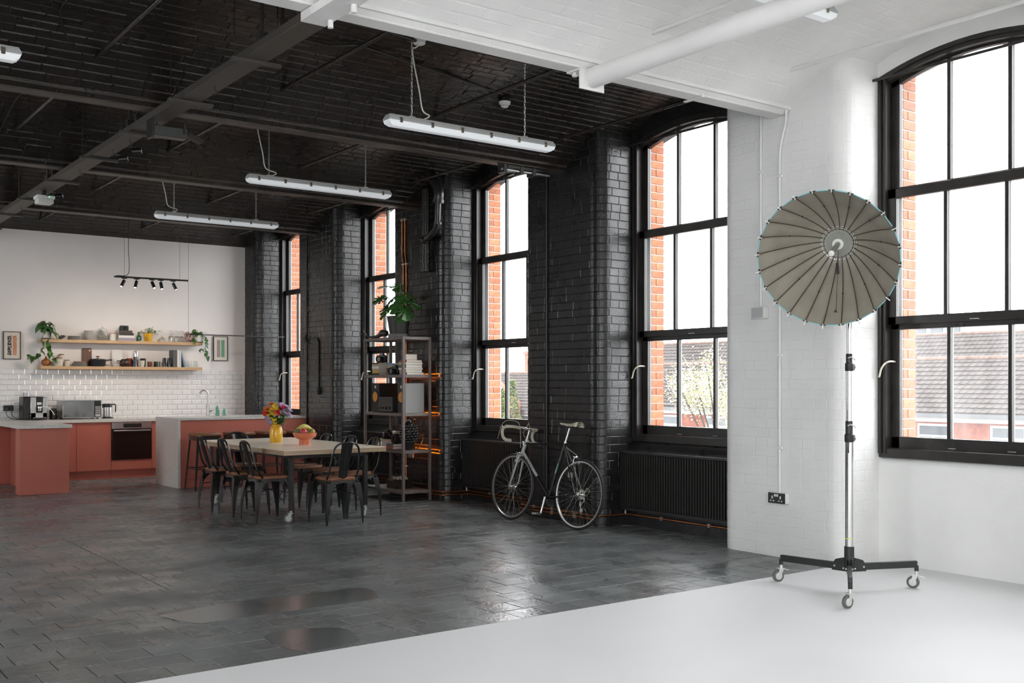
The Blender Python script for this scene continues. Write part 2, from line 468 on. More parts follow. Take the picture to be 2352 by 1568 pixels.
for i, (at, s, e, z0, z1, white) in enumerate(wallbricks):
    pm, tm = at((s+e)/2)
    nrm = Vector((-tm.y, tm.x))              # profile runs near reveal -> face -> far reveal; room side is on its left
    h = RND.uniform(.0015,.0048) * (.40 if white else 1); L = e-s-.0015
    if L < .03: continue
    if i in top:
        key = (white, round(L, 2))
        if key not in ubr:
            mb = MB(); mb.frust((0,0,0), (1,0,0), (0,0,1), (0,-1,0), key[1], .0763, (.0036 if not white else .0014), .005); ubr[key] = mesh_of('brick', mb, M_white if white else M_black, 0)
        o = link('brick', ubr[key], wr)
        ang = math.atan2(-tm.y, -tm.x)
        o.location = Vector((pm.x, pm.y, (z0+z1)/2)) - Vector((6.9, 5.45, 0)); o.rotation_euler = (RND.uniform(-.012,.012), RND.uniform(-.01,.01), ang+RND.uniform(-.012,.012))
        o['n'] = 0; del o['n']
    else:
        ns = 18 if curved((at, s, e)) else 1
        vs = []; 
        for q in range(ns+1):
            ss = s+.0008+L*q/ns; p, t = at(ss); n = Vector((-t.y, t.x))
            ins = .005 if q == 0 else (-.005 if q == ns else 0)
            pp = at(ss+ins)[0]
            for zz, hh, pt in ((z0+.0006, 0, p), (z0+.0055, h, pp), (z1-.0055, h, pp), (z1-.0006, 0, p)):
                vs.append((pt.x-n.x*hh*-1, pt.y+n.y*hh, zz) if False else (pt.x+n.x*hh, pt.y+n.y*hh, zz))
        fs = []
        for q in range(ns):
            a = q*4; b = a+4
            for r in range(3): fs.append((a+r, b+r, b+r+1, a+r+1))
        fs.append((0,1,2,3)); fs.append(tuple(ns*4+r for r in (3,2,1,0)))
        (ww if white else wb).add(vs, fs)
part('bricks', wb, M_black, wr, w=True, sharp=6.5, kind='stuff'); part('bricks', ww, M_white, wr, w=True, sharp=6.5, kind='stuff')
ZSILL = .84
for k in range(-3, 5):
    white = k <= 0; m = M_white if white else M_black
    y0, y1 = YC(k)-HW-.02, YC(k)+HW+.02
    xf = 7.10 if white else 7.02; rr = .085 if white else .13
    prof = [(7.42, 0), (xf, 0)] + [(xf+rr-rr*math.cos(t), ZSILL-.015-rr+rr*math.sin(t)) for t in [PI/2*i/8 for i in range(9)]] + [(7.42, ZSILL-.03)]
    part('sill_panel', MB().ext([(x, y0, z) for x, z in prof], (0, y1-y0, 0)), m, wr, w=True)
    # head wall above the window arch
    n = 14; mb = MB(); zt = lambda y: 3.73+.13*(1-(y/HW)**2)
    lo = [(7.12, YC(k)+HW*(2*i/n-1)) for i in range(n+1)]
    vs = []
    for i in range(n+1):
        y = HW*(2*i/n-1)*1.02
        vs += [(7.08, YC(k)+y, zt(y)), (7.42, YC(k)+y, zt(y)), (7.08, YC(k)+y, 4.1)]
    mb.add(vs, [f for i in range(n) for f in ((3*i, 3*i+3, 3*i+4, 3*i+1), (3*i, 3*i+2, 3*i+5, 3*i+3))])
    part('window_head', mb, m, wr, w=True)
    # daylight portal for sampling the sky through this opening
    ld = bpy.data.lights.new('window_portal', 'AREA'); ld.shape = 'RECTANGLE'; ld.size = 3.0; ld.size_y = 1.5; ld.cycles.is_portal = True
    lo_ = bpy.data.objects.new('window_portal', ld); COL.objects.link(lo_); lo_.location = (7.40, YC(k), 2.3); lo_.rotation_euler = (0, PI/2, 0)

# ---- kitchen wall, rear wall, left wall
wk = link('wall_back', mesh_of('wall_back', MB().bx(XL, PX+.02, YK, YK+.25, 0, 4.0), M_kwall, 0)); tag(wk, 'warm white kitchen wall', kind='structure')
FILL_BAYS = [-3, -2, -1, 3]      # bays given openings in the unseen left wall, added to bring in daylight
for (nm, ya, yb, m, lab) in (('wall_left', YP, YK, M_black, 'dark painted side wall with added daylight openings'), ('wall_left_white', Y0, YP, M_white, 'white studio side wall with added daylight openings')):
    mb = MB(); mb.bx(XL-.25, XL, ya, yb, 0, .9); mb.bx(XL-.25, XL, ya, yb, 3.75, 4.1)
    ys = [ya]+[q for k in FILL_BAYS if ya < YC(k) < yb for q in (YC(k)-.9, YC(k)+.9)]+[yb]
    for i in range(0, len(ys), 2): mb.bx(XL-.25, XL, ys[i], ys[i+1], .9, 3.75)
    o = link(nm, mesh_of(nm, mb, m, 0)); tag(o, lab, kind='structure')
for k in FILL_BAYS:  # sky sampling portals for the added left openings
    ld = bpy.data.lights.new('window_portal', 'AREA'); ld.shape = 'RECTANGLE'; ld.size = 2.85; ld.size_y = 1.8; ld.cycles.is_portal = True
    lo_ = bpy.data.objects.new('window_portal', ld); COL.objects.link(lo_); lo_.location = (XL-.2, YC(k), 2.32); lo_.rotation_euler = (0, -PI/2, 0)
wn = link('wall_rear', mesh_of('wall_rear', MB().bx(XL, 7.42, Y0-.25, Y0, 0, 4.1), M_white, 0)); tag(wn, 'white studio rear wall', kind='structure')
# metro tiles
TW, TH = .1525, .0775
tmesh = MB(); tmesh.frust((0,0,0), (1,0,0), (0,0,1), (0,-1,0), .1505, .0755, .008, .011); tmesh = mesh_of('tile', tmesh, M_tile, 0)
part('tile_grout', MB().bx(2.7, PX, YK-.004, YK, .80, 1.586), M_tgrout, wk)
halves = {}
for r in range(10):
    z = 1.585-(r+.5)*TH; x = 2.72-(TW/2 if r % 2 else 0)
    while x < PX-.01:
        e = min(x+TW, PX); l = e-x
        if l > .03 and x > 2.6:
            if l > TW-.002: me = tmesh
            else:
                k_ = round(l, 3)
                if k_ not in halves:
                    h = MB(); h.frust((0,0,0), (1,0,0), (0,0,1), (0,-1,0), l-.002, .0755, .008, .011); halves[k_] = mesh_of('tile', h, M_tile, 0)
                me = halves[k_]
            o = link('tile', me, wk); o.location = (x+l/2, YK-.004, z); o.rotation_euler = (RND.uniform(-.006,.006), 0, RND.uniform(-.006,.006))
        x = e
# ================================================================ windows
def arch_pts(yc, hw, z0, rise, n=12):
    return [(yc+hw*(1-2*i/n), z0+rise*(1-(1-2*i/n)**2)) for i in range(n+1)]
def arch_bar(mb, x0, x1, yc, hw, z0, rise, t0, n=12, hw2=None):
    # curved head rail between the arch and an arch t0 lower
    A = arch_pts(yc, hw, z0, rise, n); vs = []
    for y, z in A: vs += [(x0, y, z), (x1, y, z), (x1, y, z-t0), (x0, y, z-t0)]
    fs = []
    for i in range(n):
        a = 4*i
        for r in range(4): fs.append((a+r, a+(r+1) % 4, a+4+(r+1) % 4, a+4+r))
    fs += [(3,2,1,0), (4*n, 4*n+1, 4*n+2, 4*n+3)]
    mb.add(vs, fs)
M_putty = mat('window_outer_white', (.85,.85,.83), .5)
ZA, ZRISE = 3.73, .13
for k in range(-3, 5):
    vis_ = k >= 0
    yc = YC(k); w = thing('window_%d' % (k+1 if k >= 0 else 5-k), None, None, (7.15, yc, ZSILL), kind='structure')
    mb = MB()
    for s in (-1, 1):
        a, b = sorted((yc+s*.70, yc+s*HW)); mb.bx(7.09, 7.204, a, b, ZSILL, ZA+.02, .004)
        if vis_:
            a, b = sorted((yc+s*.735, yc+s*.765)); mb.bx(7.07, 7.10, a, b, ZSILL, ZA, .006)
            a, b = sorted((yc+s*.70, yc+s*.72)); mb.bx(7.075, 7.10, a, b, ZSILL, ZA-.01, .005)
    mb.bx(7.09, 7.30, yc-HW, yc+HW, ZSILL-.03, ZSILL+.045, .006)
    arch_bar(mb, 7.09, 7.204, yc, HW, ZA, ZRISE, .065); arch_bar(mb, 7.075, 7.10, yc, HW-.01, ZA-.005, ZRISE, .03)
    part('frame', mb, M_frame, w, w=True)
    # three sashes
    for (z0, z1, x, zb, zt, archd) in ((ZSILL+.04, 1.872, 7.18, .971, 1.79, 0), (1.828, 2.862, 7.135, 1.888, 2.79, 0), (2.805, 3.69, 7.18, 2.878, 3.67, 1)):
        mb = MB(); t = .022
        for s in (-1, 1):
            a, b = sorted((yc+s*.632, yc+s*.70)); mb.bx(x-t, x+t, a, b, z0, z1+(.03 if archd else 0), .003)
        mb.bx(x-t, x+t, yc-.70, yc+.70, z0, zb, .003)
        if archd: arch_bar(mb, x-t, x+t, yc, .70, 3.72, .135, .075)
        else: mb.bx(x-t, x+t, yc-.70, yc+.70, zt, z1, .003)
        sa = part('sash', mb, M_frame, w, w=True)
        ztop = 3.77 if archd else zt+.005
        for s in (-1, 1):
            part('glazing_bar', MB().bx(x-.018, x+.014, yc+s*.231-.014, yc+s*.231+.014, zb-.005, ztop, .004), M_frame, sa, w=True)
            if vis_: part('glazing_bead', MB().bx(x+.0142, x+.022, yc+s*.231-.017, yc+s*.231+.017, zb, ztop), M_putty, sa, w=True)
        for s in (-1, 0, 1):
            y0 = yc+s*.4325-.2005 if s else yc-.217; y1 = yc+s*.4325+.2005 if s else yc+.217
            if archd:
                poly = [(x+.004, y0, zb), (x+.004, y1, zb)]+[(x+.004, y1+(y0-y1)*i/5, 3.665+.125*(1-((y1+(y0-y1)*i/5-yc)/.7)**2)) for i in range(6)]
                part('pane', MB().ext(poly, (.003, 0, 0)), M_glass1 if k == 0 else M_glass, sa, w=True)
            else: part('pane', MB().bx(x+.004, x+.007, y0, y1, zb-.003, zt+.003), M_glass1 if k == 0 else M_glass, sa, w=True)
        if vis_ and z0 > 1.8:
            for s in (-1, 1) if z0 > 2 else (0,):
                part('sash_lift', MB().tube([(x-.022, yc+s*.25-.035, z0+.012), (x-.034, yc+s*.25-.03, z0+.014), (x-.034, yc+s*.25+.03, z0+.014), (x-.022, yc+s*.25+.035, z0+.012)], .003, 6), M_zinc, sa, w=True)
        if vis_ and z0 < 1: 
            for s in (-.25, .2): part('sash_lift', MB().box((x-.024, yc+s, z0+.02), (.008, .06, .006), .002), M_zinc, sa, w=True)
            part('catch', MB().tube([(x-.024, yc+.05, z1-.015), (x-.04, yc+.05, z1), (x-.035, yc+.03, z1+.018), (x-.024, yc+.02, z1+.012)], .004, 6), M_zinc, sa, w=True)
            hp = smooth_path([(7.155, yc+.668, 1.545), (7.09, yc+.672, 1.546), (7.055, yc+.688, 1.53), (7.047, yc+.714, 1.49), (7.045, yc+.728, 1.44), (7.03, yc+.722, 1.43)], 5)
            part('handle', MB().tube(hp, .0075, 8), mat('worn_brass_white', (.75,.70,.58), .35, metal=.3), sa, w=True)
    if vis_:
        mb = MB(); mb.bx(7.2045, 7.2155, yc+.640, yc+.71, ZSILL+.05, ZA-.02); part('outer_bead', mb, M_putty, w, w=True)
        r = thing('curtain_rod', 'thin dark curtain rod across the head of %s' % ['the window beside the white umbrella reflector','the window left of the white pier','the window above the bicycle','the window behind the shelving rack','the narrow window beside the kitchen'][k], 'curtain rod', (7.0, yc, 3.68), group='curtain rods')
        part('rod', MB().cyl((7.02, yc-.84, 3.70), (7.02, yc+.84, 3.70), .011, n=10), M_steelb, r, w=True)
        for s in (-1, 1): part('finial', MB().ell((7.02, yc+s*.855, 3.70), (.02, .016, .02), 12, 8), M_steelb, r, w=True)
        for s in (-1, 1): part('bracket', MB().bx(7.02, 7.10, yc+s*.74-.008, yc+s*.74+.008, 3.692, 3.706), M_steelb, r, w=True)
# outer face of the building: red brick jambs seen through the panes
M_redbrick = mat('orange_red_brick', (.52,.17,.075), .8, var=.3, vscale=20, bump=.3, bscale=60, rnd=.22)
M_mortar = mat('pale_mortar', (.55,.50,.45), .9, bump=.3, bscale=60)
wo = thing('wall_outside', None, None, (7.4, 5.45, 0), kind='structure'); wo['label'] = 'red brick outer face of the building'
ob = []; mo = MB()
for k in range(-3, 5):
    ye, yw = YC(k)+.632, YC(k)-.632
    mo.bx(7.2165, 7.382, ye+.012, ye+.15, .6, 3.9); mo.bx(7.2165, 7.382, yw-.15, yw-.012, .6, 3.9)
    mo.bx(7.42, 7.46, ye+.10, YC(k+1)-.632-.10, -6, 5.0); mo.bx(7.42, 7.46, yw, ye, 3.9, 5.0); mo.bx(7.30, 7.46, yw, ye, -6, .80)
    if k >= 0:
        for c in range(40):
            z = .8+c*.0767
            for (a, b) in ([(7.2165, 7.382)] if c % 2 else [(7.2165, 7.269), (7.279, 7.382)]):
                ob.append((k, (a+b)/2, ye+.012, z+.0383, b-a))
part('mortar', mo, M_mortar, wo, w=True)
ubr = {}; restb = MB()
ob.sort(key=lambda b: (b[0] > 3, abs(b[0]-1.5), b[3]))
for i, (k, x, y, z, l) in enumerate(ob):
    if i < 300:
        kk = round(l, 3)
        if kk not in ubr:
            mb = MB(); mb.frust((0,0,0), (1,0,0), (0,0,1), (0,-1,0), l, .0665, .009, .002); ubr[kk] = mesh_of('brick', mb, M_redbrick, 0)
        o = link('brick', ubr[kk], wo); o.location = (x-7.4, y-5.45, z)
    else: restb.frust((x, y, z), (1,0,0), (0,0,1), (0,-1,0), l, .0665, .009, .002)
part('bricks', restb, M_redbrick, wo, w=True, sharp=0, kind='stuff')
# ================================================================ kitchen
ZK, ZI = .86, .92
YFR = 15.66                  # cabinet fronts of the back run
# back run: units side by side
def base_unit(x0, x1, label, oven=False):
    t = thing('kitchen_base_unit', label, 'cabinet', ((x0+x1)/2, 15.98, 0), group='terracotta base units')
    part('carcass', MB().bx(x0+.001, x1-.001, YFR+.02, YK-.012, .11, ZK-.04), M_red, t, w=True)
    part('plinth', MB().bx(x0+.001, x1-.001, 15.71, 15.73, 0, .11), M_red, t, w=True)
    if not oven:
        part('door', MB().bx(x0+.002, x1-.002, YFR, YFR+.0195, .125, ZK-.045, .0015), M_red, t, w=True)
    else:
        part('panel', MB().bx(x0+.002, x1-.002, YFR, YFR+.0195, .125, .262, .0015), M_red, t, w=True)
    return t
base_unit(3.42, 3.885, 'narrow terracotta cabinet in the inner corner beside the peninsula')
base_unit(3.885, 4.36, 'wide flat terracotta cabinet door immediately left of the oven')
base_unit(4.36, 4.945, 'terracotta oven housing with a shallow panel under the oven', True)
base_unit(4.945, 5.45, 'terracotta cabinet between the oven and the island')
ov = thing('built_in_oven', 'black glass built-in oven with steel control strip and bar handle', 'oven', (4.652, YFR, .27))
part('body', MB().bx(4.37, 4.935, YFR-.002, YFR+.0195, .268, ZK-.045), M_plasticb, ov, w=True)
part('door', MB().bx(4.366, 4.939, YFR-.018, YFR-.003, .27, .712, .003), mat('oven_black_glass', (.006,.006,.006), .07, coat=.5), ov, w=True)
cp = part('control_panel', MB().bx(4.366, 4.939, YFR-.016, YFR-.003, .718, ZK-.046, .002), M_steel, ov, w=True)
part('display', MB().bx(4.53, 4.79, YFR-.0175, YFR-.0155, .735, .792), M_plasticb, cp, w=True)
for x in (4.575, 4.745): part('knob', MB().cyl((x, YFR-.017, .763), (x, YFR-.034, .763), .013, .011, 14), M_steelb, cp, w=True)
h = MB(); h.cyl((4.39, YFR-.045, .69), (4.915, YFR-.045, .69), .011, n=10); h.bx(4.40, 4.42, YFR-.045, YFR-.018, .683, .697); h.bx(4.885, 4.905, YFR-.045, YFR-.018, .683, .697)
part('handle', h, M_steel, ov, w=True)
wt = MB(); wt.ext([(2.78,13.93,ZK-.04),(3.405,13.93,ZK-.04),(3.405,15.63,ZK-.04),(5.46,15.63,ZK-.04),(5.46,YK-.012,ZK-.04),(2.78,YK-.012,ZK-.04)], (0,0,.04))
single('worktop', wt, M_stone, 'pale speckled stone worktop turning the corner over the back run and peninsula', 'worktop')
pn = thing('peninsula', 'terracotta peninsula with thick end panel and open knee recess', 'cabinet', (3.09, 14.9, 0))
part('end_panel', MB().bx(2.80, 3.375, 13.955, 14.20, 0, ZK-.041, .002), M_red, pn, w=True)
part('back_panel', MB().bx(3.02, 3.375, 14.20, 15.64, 0, ZK-.041), M_red, pn, w=True)
part('wall_unit', MB().bx(2.80, 3.41, 15.70, YK-.012, 0, ZK-.041), M_red, pn, w=True)
# island
IX0, IX1, IY0, IY1 = 4.655, 6.47, 13.66, 14.56
isl = thing('kitchen_island', 'terracotta kitchen island with pale stone top and waterfall end', 'island', ((IX0+IX1)/2, (IY0+IY1)/2, 0))
part('worktop', MB().bx(IX0-.005, IX1, IY0-.01, IY1, ZI-.03, ZI, .002), M_stone, isl, 'pale speckled stone slab', w=True)
part('waterfall_end', MB().bx(IX0-.005, IX0+.028, IY0-.008, IY1, 0, ZI-.0305), M_stone, isl, 'pale speckled stone slab', w=True)
part('front_panel', MB().bx(IX0+.029, IX1-.004, IY0+.01, IY0+.03, .115, ZI-.034, .001), M_red, isl, w=True)
part('carcass', MB().bx(IX0+.029, IX1-.004, IY0+.031, IY1-.03, .10, ZI-.031), M_red, isl, w=True)
part('plinth', MB().bx(IX0+.03, IX1-.01, IY0+.02, IY0+.04, 0, .112), M_red, isl, w=True)
# tap and soap on the island
tp = thing('mixer_tap', 'brushed steel swan neck mixer tap on the island', 'tap', (5.33, 14.40, ZI))
part('body', MB().lathe([(.026,0),(.026,.006),(.021,.01),(.021,.17),(.012,.175)], 18, (5.33,14.40,ZI)), M_steel, tp, w=True)
pts = [(5.33,14.40,ZI+.17),(5.33,14.40,ZI+.30)]+[(5.33-.06+.06*math.cos(a), 14.40, ZI+.30+.06*math.sin(a)) for a in [PI*i/10 for i in range(1,11)]]+[(5.21,14.40,ZI+.265)]
part('spout', MB().tube(pts, .0105, 10), M_steel, tp, w=True)
l_ = MB(); l_.cyl((5.35,14.40,ZI+.065), (5.385,14.40,ZI+.068), .012, n=12); l_.cyl((5.378,14.40,ZI+.068), (5.41,14.38,ZI+.085), .005, n=8); part('lever', l_, M_steel, tp, w=True)
M_mint = mat('mint_glass_bottle', (.14,.40,.27), .25, coat=.3)
for (x, hh, r, lab) in ((5.475, .135, .026, 'taller mint green soap pump bottle beside the tap'), (5.575, .095, .024, 'shorter mint green soap pump bottle beside the taller one')):
    b = thing('soap_bottle', lab, 'soap bottle', (x, 14.42, ZI), group='mint soap bottles')
    part('bottle', MB().lathe([(0,0),(r,.002),(r,hh*.78),(r*.55,hh*.95),(.009,hh),(.009,hh+.01)], 18), M_mint, b)
    p = MB(); p.lathe([(.011,hh+.008),(.011,hh+.02),(.004,hh+.022),(.004,hh+.045),(.009,hh+.046),(.009,hh+.054),(0,hh+.055)], 12); p.tube([(0,0,hh+.05),(-.03,0,hh+.052),(-.04,0,hh+.04)], .0035, 6)
    part('pump', p, M_plasticw, b)
# sockets behind the coffee machine
so = thing('wall_socket', 'black double wall socket with plugs beside the coffee machine', 'socket', (3.12, YK-.02, 1.0))
part('plate', MB().bx(3.055, 3.185, YK-.034, YK-.0125, .985, 1.065, .003), M_plasticb, so, w=True)
for x in (3.085, 3.155):
    pl = part('plug', MB().bx(x-.024, x+.024, YK-.075, YK-.035, .985, 1.04, .006), M_plasticb, so, w=True)
    part('lead', MB().tube(smooth_path([(x, YK-.06, .985), (x+.005, YK-.06, .93), (x+.05, YK-.05, .885), (x+.12, YK-.05, ZK+.006), (x+.19, YK-.06, ZK+.006)], 6), .0035, 6), M_plasticb, pl, w=True)
# coffee machine
cx, cy = 3.40, 16.02
cm = thing('coffee_machine', 'silver fronted bean-to-cup coffee machine on the worktop', 'coffee machine', (cx, cy, ZK))
part('body', MB().bx(-.16, .125, -.10, .20, .012, .33, .012), M_plasticb, cm)
f = MB(); f.bx(-.075, .0, -.135, -.10, .02, .325, .006); f.bx(.085, .15, -.135, -.10, .02, .325, .006); f.bx(-.075, .15, -.135, -.10, .02, .105, .006)
part('front', f, M_steel, cm)
part('display', MB().bx(.001, .084, -.131, -.10, .255, .325, .003), M_plasticb, cm)
part('screen', MB().bx(.012, .072, -.133, -.131, .215, .25), mat('white_label', (.7,.7,.7), .3), cm)
part('recess', MB().bx(.001, .084, -.115, -.10, .105, .255), M_plasticb, cm)
sp = MB(); sp.bx(.015, .072, -.165, -.115, .165, .195, .004); sp.cyl((.033,-.15,.165), (.033,-.15,.13), .007, n=10); sp.cyl((.055,-.15,.165), (.055,-.15,.13), .007, n=10); part('spout', sp, M_chrome, cm)
part('drip_tray', MB().bx(-.06, .13, -.21, -.136, .008, .035, .006), M_steelb, cm)
part('grille', MB().bx(-.05, .12, -.20, -.14, .0352, .040), M_chrome, cm)
part('hopper', MB().lathe([(.042,.331),(.045,.385),(.038,.387),(.036,.335)], 20, (-.09, .06, 0)), M_steel, cm)
part('steam_wand', MB().tube(smooth_path([(.09,-.14,.185),(.15,-.15,.175),(.20,-.16,.13),(.235,-.16,.07)], 6), .0055, 8), M_plasticw, cm)
# milk jug
mj = thing('milk_flask', 'black milk flask between coffee machine and microwave', 'flask', (3.662, 16.05, ZK))
part('body', MB().lathe([(0,0),(.05,.002),(.052,.02),(.05,.12),(.04,.15),(.04,.155),(0,.156)], 20), M_plasticb, mj)
part('handle', MB().tube([(.045,0,.12),(.075,0,.115),(.08,0,.05),(.05,0,.03)], .006, 8), M_plasticb, mj)
# microwave
mw = thing('microwave', 'silver microwave with mirrored door on the worktop', 'microwave', (4.02, 16.05, ZK))
part('case', MB().bx(-.27, .27, -.16, .18, .02, .275, .006), M_steel, mw)
part('door', MB().bx(-.262, .165, -.172, -.161, .03, .265, .004), mat('mirror_door_glass', (.28,.28,.28), .06, metal=.85), mw)
part('door_frame', MB().bx(-.27, .27, -.170, -.161, .022, .03).bx(-.27, .27, -.170, -.161, .265, .274).bx(-.27, -.262, -.17, -.161, .03, .265), M_steel, mw)
pn_ = part('control_panel', MB().bx(.168, .262, -.171, -.161, .03, .265, .002), M_plasticb, mw)
for i in range(4):
    for j in range(3): part('button', MB().box((.19+.025*j, -.1725, .09+.028*i), (.019, .003, .02), .001), M_plasticg, pn_)
part('screen', MB().bx(.18, .25, -.1725, -.171, .215, .25), mat('lcd', (.03,.04,.03), .2), pn_)
part('open_button', MB().bx(.178, .252, -.1735, -.171, .038, .07, .001), M_plasticg, pn_)
for x in (-.22, .22): part('foot', MB().cyl((x, -.13, 0), (x, -.13, .021), .016, n=12), M_plasticb, mw)
for x in (-.22, .22): part('foot', MB().cyl((x, .14, 0), (x, .14, .021), .016, n=12), M_plasticb, mw)
# kettle
kt = thing('kettle', 'steel kettle with black lid and handle on its base', 'kettle', (4.42, 16.05, ZK))
part('base', MB().lathe([(0,0),(.078,0),(.08,.006),(.078,.02),(.05,.024),(0,.024)], 24), M_plasticb, kt)
part('body', MB().lathe([(.066,.025),(.067,.03),(.062,.165)], 24), M_steel, kt)
part('lid', MB().lathe([(.063,.165),(.063,.215),(.058,.218),(0,.218)], 24), M_plasticb, kt)
part('spout', MB().ext([(-.055,-.015,.213),(-.055,.015,.213),(-.085,.004,.213),(-.085,-.004,.213)], (.012,0,-.06)), M_plasticb, kt)
part('handle', MB().tube(bend_path([(.05,0,.207),(.115,0,.207),(.115,0,.11),(.108,0,.09)], .02), .013, 8, flat=.7), M_plasticb, kt)
# shelves
ZU, ZL, YS = 2.015, 1.628, 16.10
for (z, lab) in ((ZU, 'long pale oak floating shelf, the upper of two on the kitchen wall'), (ZL, 'long pale oak floating shelf, the lower one just above the tiles')):
    single('wall_shelf', MB().bx(3.51, 5.87, YS, YK-.0005, z-.045, z, .002), M_wood, lab, 'shelf', 'oak floating shelves')
# framed prints
def spots(name, c1, c2, sc, thr):
    m = bpy.data.materials.new(name); m.use_nodes = True; N = m.node_tree.nodes; L = m.node_tree.links
    v = N.new('ShaderNodeTexNoise'); v.inputs['Scale'].default_value = sc; v.inputs['Detail'].default_value = 1; tc = N.new('ShaderNodeTexCoord'); L.new(tc.outputs['Object'], v.inputs['Vector'])
    r = N.new('ShaderNodeValToRGB'); r.color_ramp.interpolation = 'CONSTANT'; r.color_ramp.elements[0].color = (*c1,1); r.color_ramp.elements[1].color = (*c2,1); r.color_ramp.elements[1].position = thr
    L.new(v.outputs['Fac'], r.inputs['Fac']); L.new(r.outputs['Color'], N['Principled BSDF'].inputs['Base Color']); N['Principled BSDF'].inputs['Roughness'].default_value = .6; return m
M_paper = mat('print_paper', (.72,.66,.58), .7)
for (x0, x1, z0, z1, ma, mb_, lab) in ((3.05, 3.285, 1.722, 2.118, spots('print_black_spots', (.02,.02,.025), (.6,.56,.5), 70, .55), spots('print_orange_spots', (.55,.24,.12), (.72,.5,.36), 90, .58), 'framed print of a black speckled and an orange stripe'),
        (6.12, 6.362, 1.738, 2.13, mat('print_mauve', (.36,.29,.28), .7, var=.2, vscale=80), mat('print_green', (.16,.36,.22), .7, var=.15, vscale=80), 'framed print of a mauve and a green stripe')):
    p = thing('picture_frame', lab, 'picture', ((x0+x1)/2, YK, z0), group='framed stripe prints')
    g = .009; fm = MB(); y0, y1 = YK-.028, YK-.001
    fm.bx(x0, x1, y0, y1, z1-g, z1); fm.bx(x0, x1, y0, y1, z0, z0+g); fm.bx(x0, x0+g, y0, y1, z0+g, z1-g); fm.bx(x1-g, x1, y0, y1, z0+g, z1-g)
    part('frame', fm, M_steelb, p, w=True)
    pp = part('paper', MB().bx(x0+g, x1-g, YK-.016, YK-.002, z0+g, z1-g), M_paper, p, w=True)
    w_ = x1-x0; hh = z1-z0
    part('stripe', MB().bx(x0+w_*.25, x0+w_*.48, YK-.0172, YK-.016, z0+hh*.15, z1-hh*.15), ma, pp, w=True)
    part('stripe', MB().bx(x0+w_*.54, x0+w_*.77, YK-.0172, YK-.016, z0+hh*.15, z1-hh*.15), mb_, pp, w=True)

# ---- things on the shelves
YO = 16.20
M_cream = mat('cream_stoneware', (.62,.57,.47), .45, var=.12, vscale=30)
M_grey = mat('grey_stoneware', (.45,.43,.39), .5, var=.12, vscale=40)
M_whitec = mat('white_ceramic', (.76,.75,.72), .35)
M_leaf = mat('green_leaf', (.075,.19,.035), .42, var=.45, vscale=18)
M_leafd = mat('dark_green_leaf', (.035,.11,.025), .35, var=.4, vscale=14)
M_stem = mat('green_stem', (.10,.18,.05), .5)
M_soil = mat('potting_soil', (.03,.022,.016), .9)
M_yellow = mat('yellow_glaze', (.80,.43,.03), .22, var=.12, vscale=10, coat=.4)
def lat(name, prof, m, label, cat, x, z, y=YO, n=22, group=None):
    return single(name, MB().lathe(prof, n, (x, y, z)), m, label, cat, group)
def book(x, y, z, l, w, h, m, label, rz=0.0, upright=False, tilt=0.0, group='books', pages=None):
    t = thing('book', label, 'book', (x, y, z), rot=(0, tilt, rz), group=group)
    if upright:
        c = MB(); c.bx(-h/2, -h/2+.002, -w/2, w/2, 0, l); c.bx(h/2-.002, h/2, -w/2, w/2, 0, l); c.bx(-h/2, h/2, -w/2-.002, -w/2, 0, l)
        part('cover', c, m, t); part('pages', MB().bx(-h/2+.0022, h/2-.0022, -w/2+.0002, w/2-.004, .003, l-.003), pages or M_page, t)
    else:
        c = MB(); c.bx(-l/2, l/2, -w/2, w/2, 0, .002); c.bx(-l/2, l/2, -w/2, w/2, h-.002, h); c.bx(-l/2, l/2, -w/2-.002, -w/2, 0, h)
        part('cover', c, m, t); part('pages', MB().bx(-l/2+.003, l/2-.003, -w/2+.0002, w/2-.004, .0022, h-.0022), pages or M_page, t)
    return t
M_page = mat('book_pages', (.72,.68,.60), .85, stretch=(1,1,60), var=.15, vscale=4)
def leaf_mesh(m, s=1.0, pts=None, droop=.35):
    # heart shaped leaf lying along +x from its stalk
    mb = MB(); n = 7; vs = []; fs = []
    for i in range(n+1):
        t = i/n; w_ = s*.42*(math.sin(PI*min(1, t*1.02)**.62))*(1-.25*t) if 0 < t < 1 else .004*s
        x = s*(t*1.0-.08*(1-t)); z = -droop*s*t*t
        vs += [(x-.06*s*(1-t), -w_, z+.10*s*(w_/s)), (x, 0, z-.02*s), (x-.06*s*(1-t), w_, z+.10*s*(w_/s))]
    for i in range(n):
        a = 3*i; fs += [(a, a+3, a+4, a+1), (a+1, a+4, a+5, a+2)]
    mb.add(vs, fs); return mesh_of('leaf', mb, m, 60)
LEAF = [leaf_mesh(M_leaf, 1), leaf_mesh(M_leafd, 1, droop=.5)]
def put_leaf(parent, p, az, pitch, s, roll=0.0, me=None):
    o = link('leaf', me or LEAF[RND.randrange(2)], parent); o.location = p; o.rotation_euler = (roll, pitch, az); o.scale = (s, s, s); return o
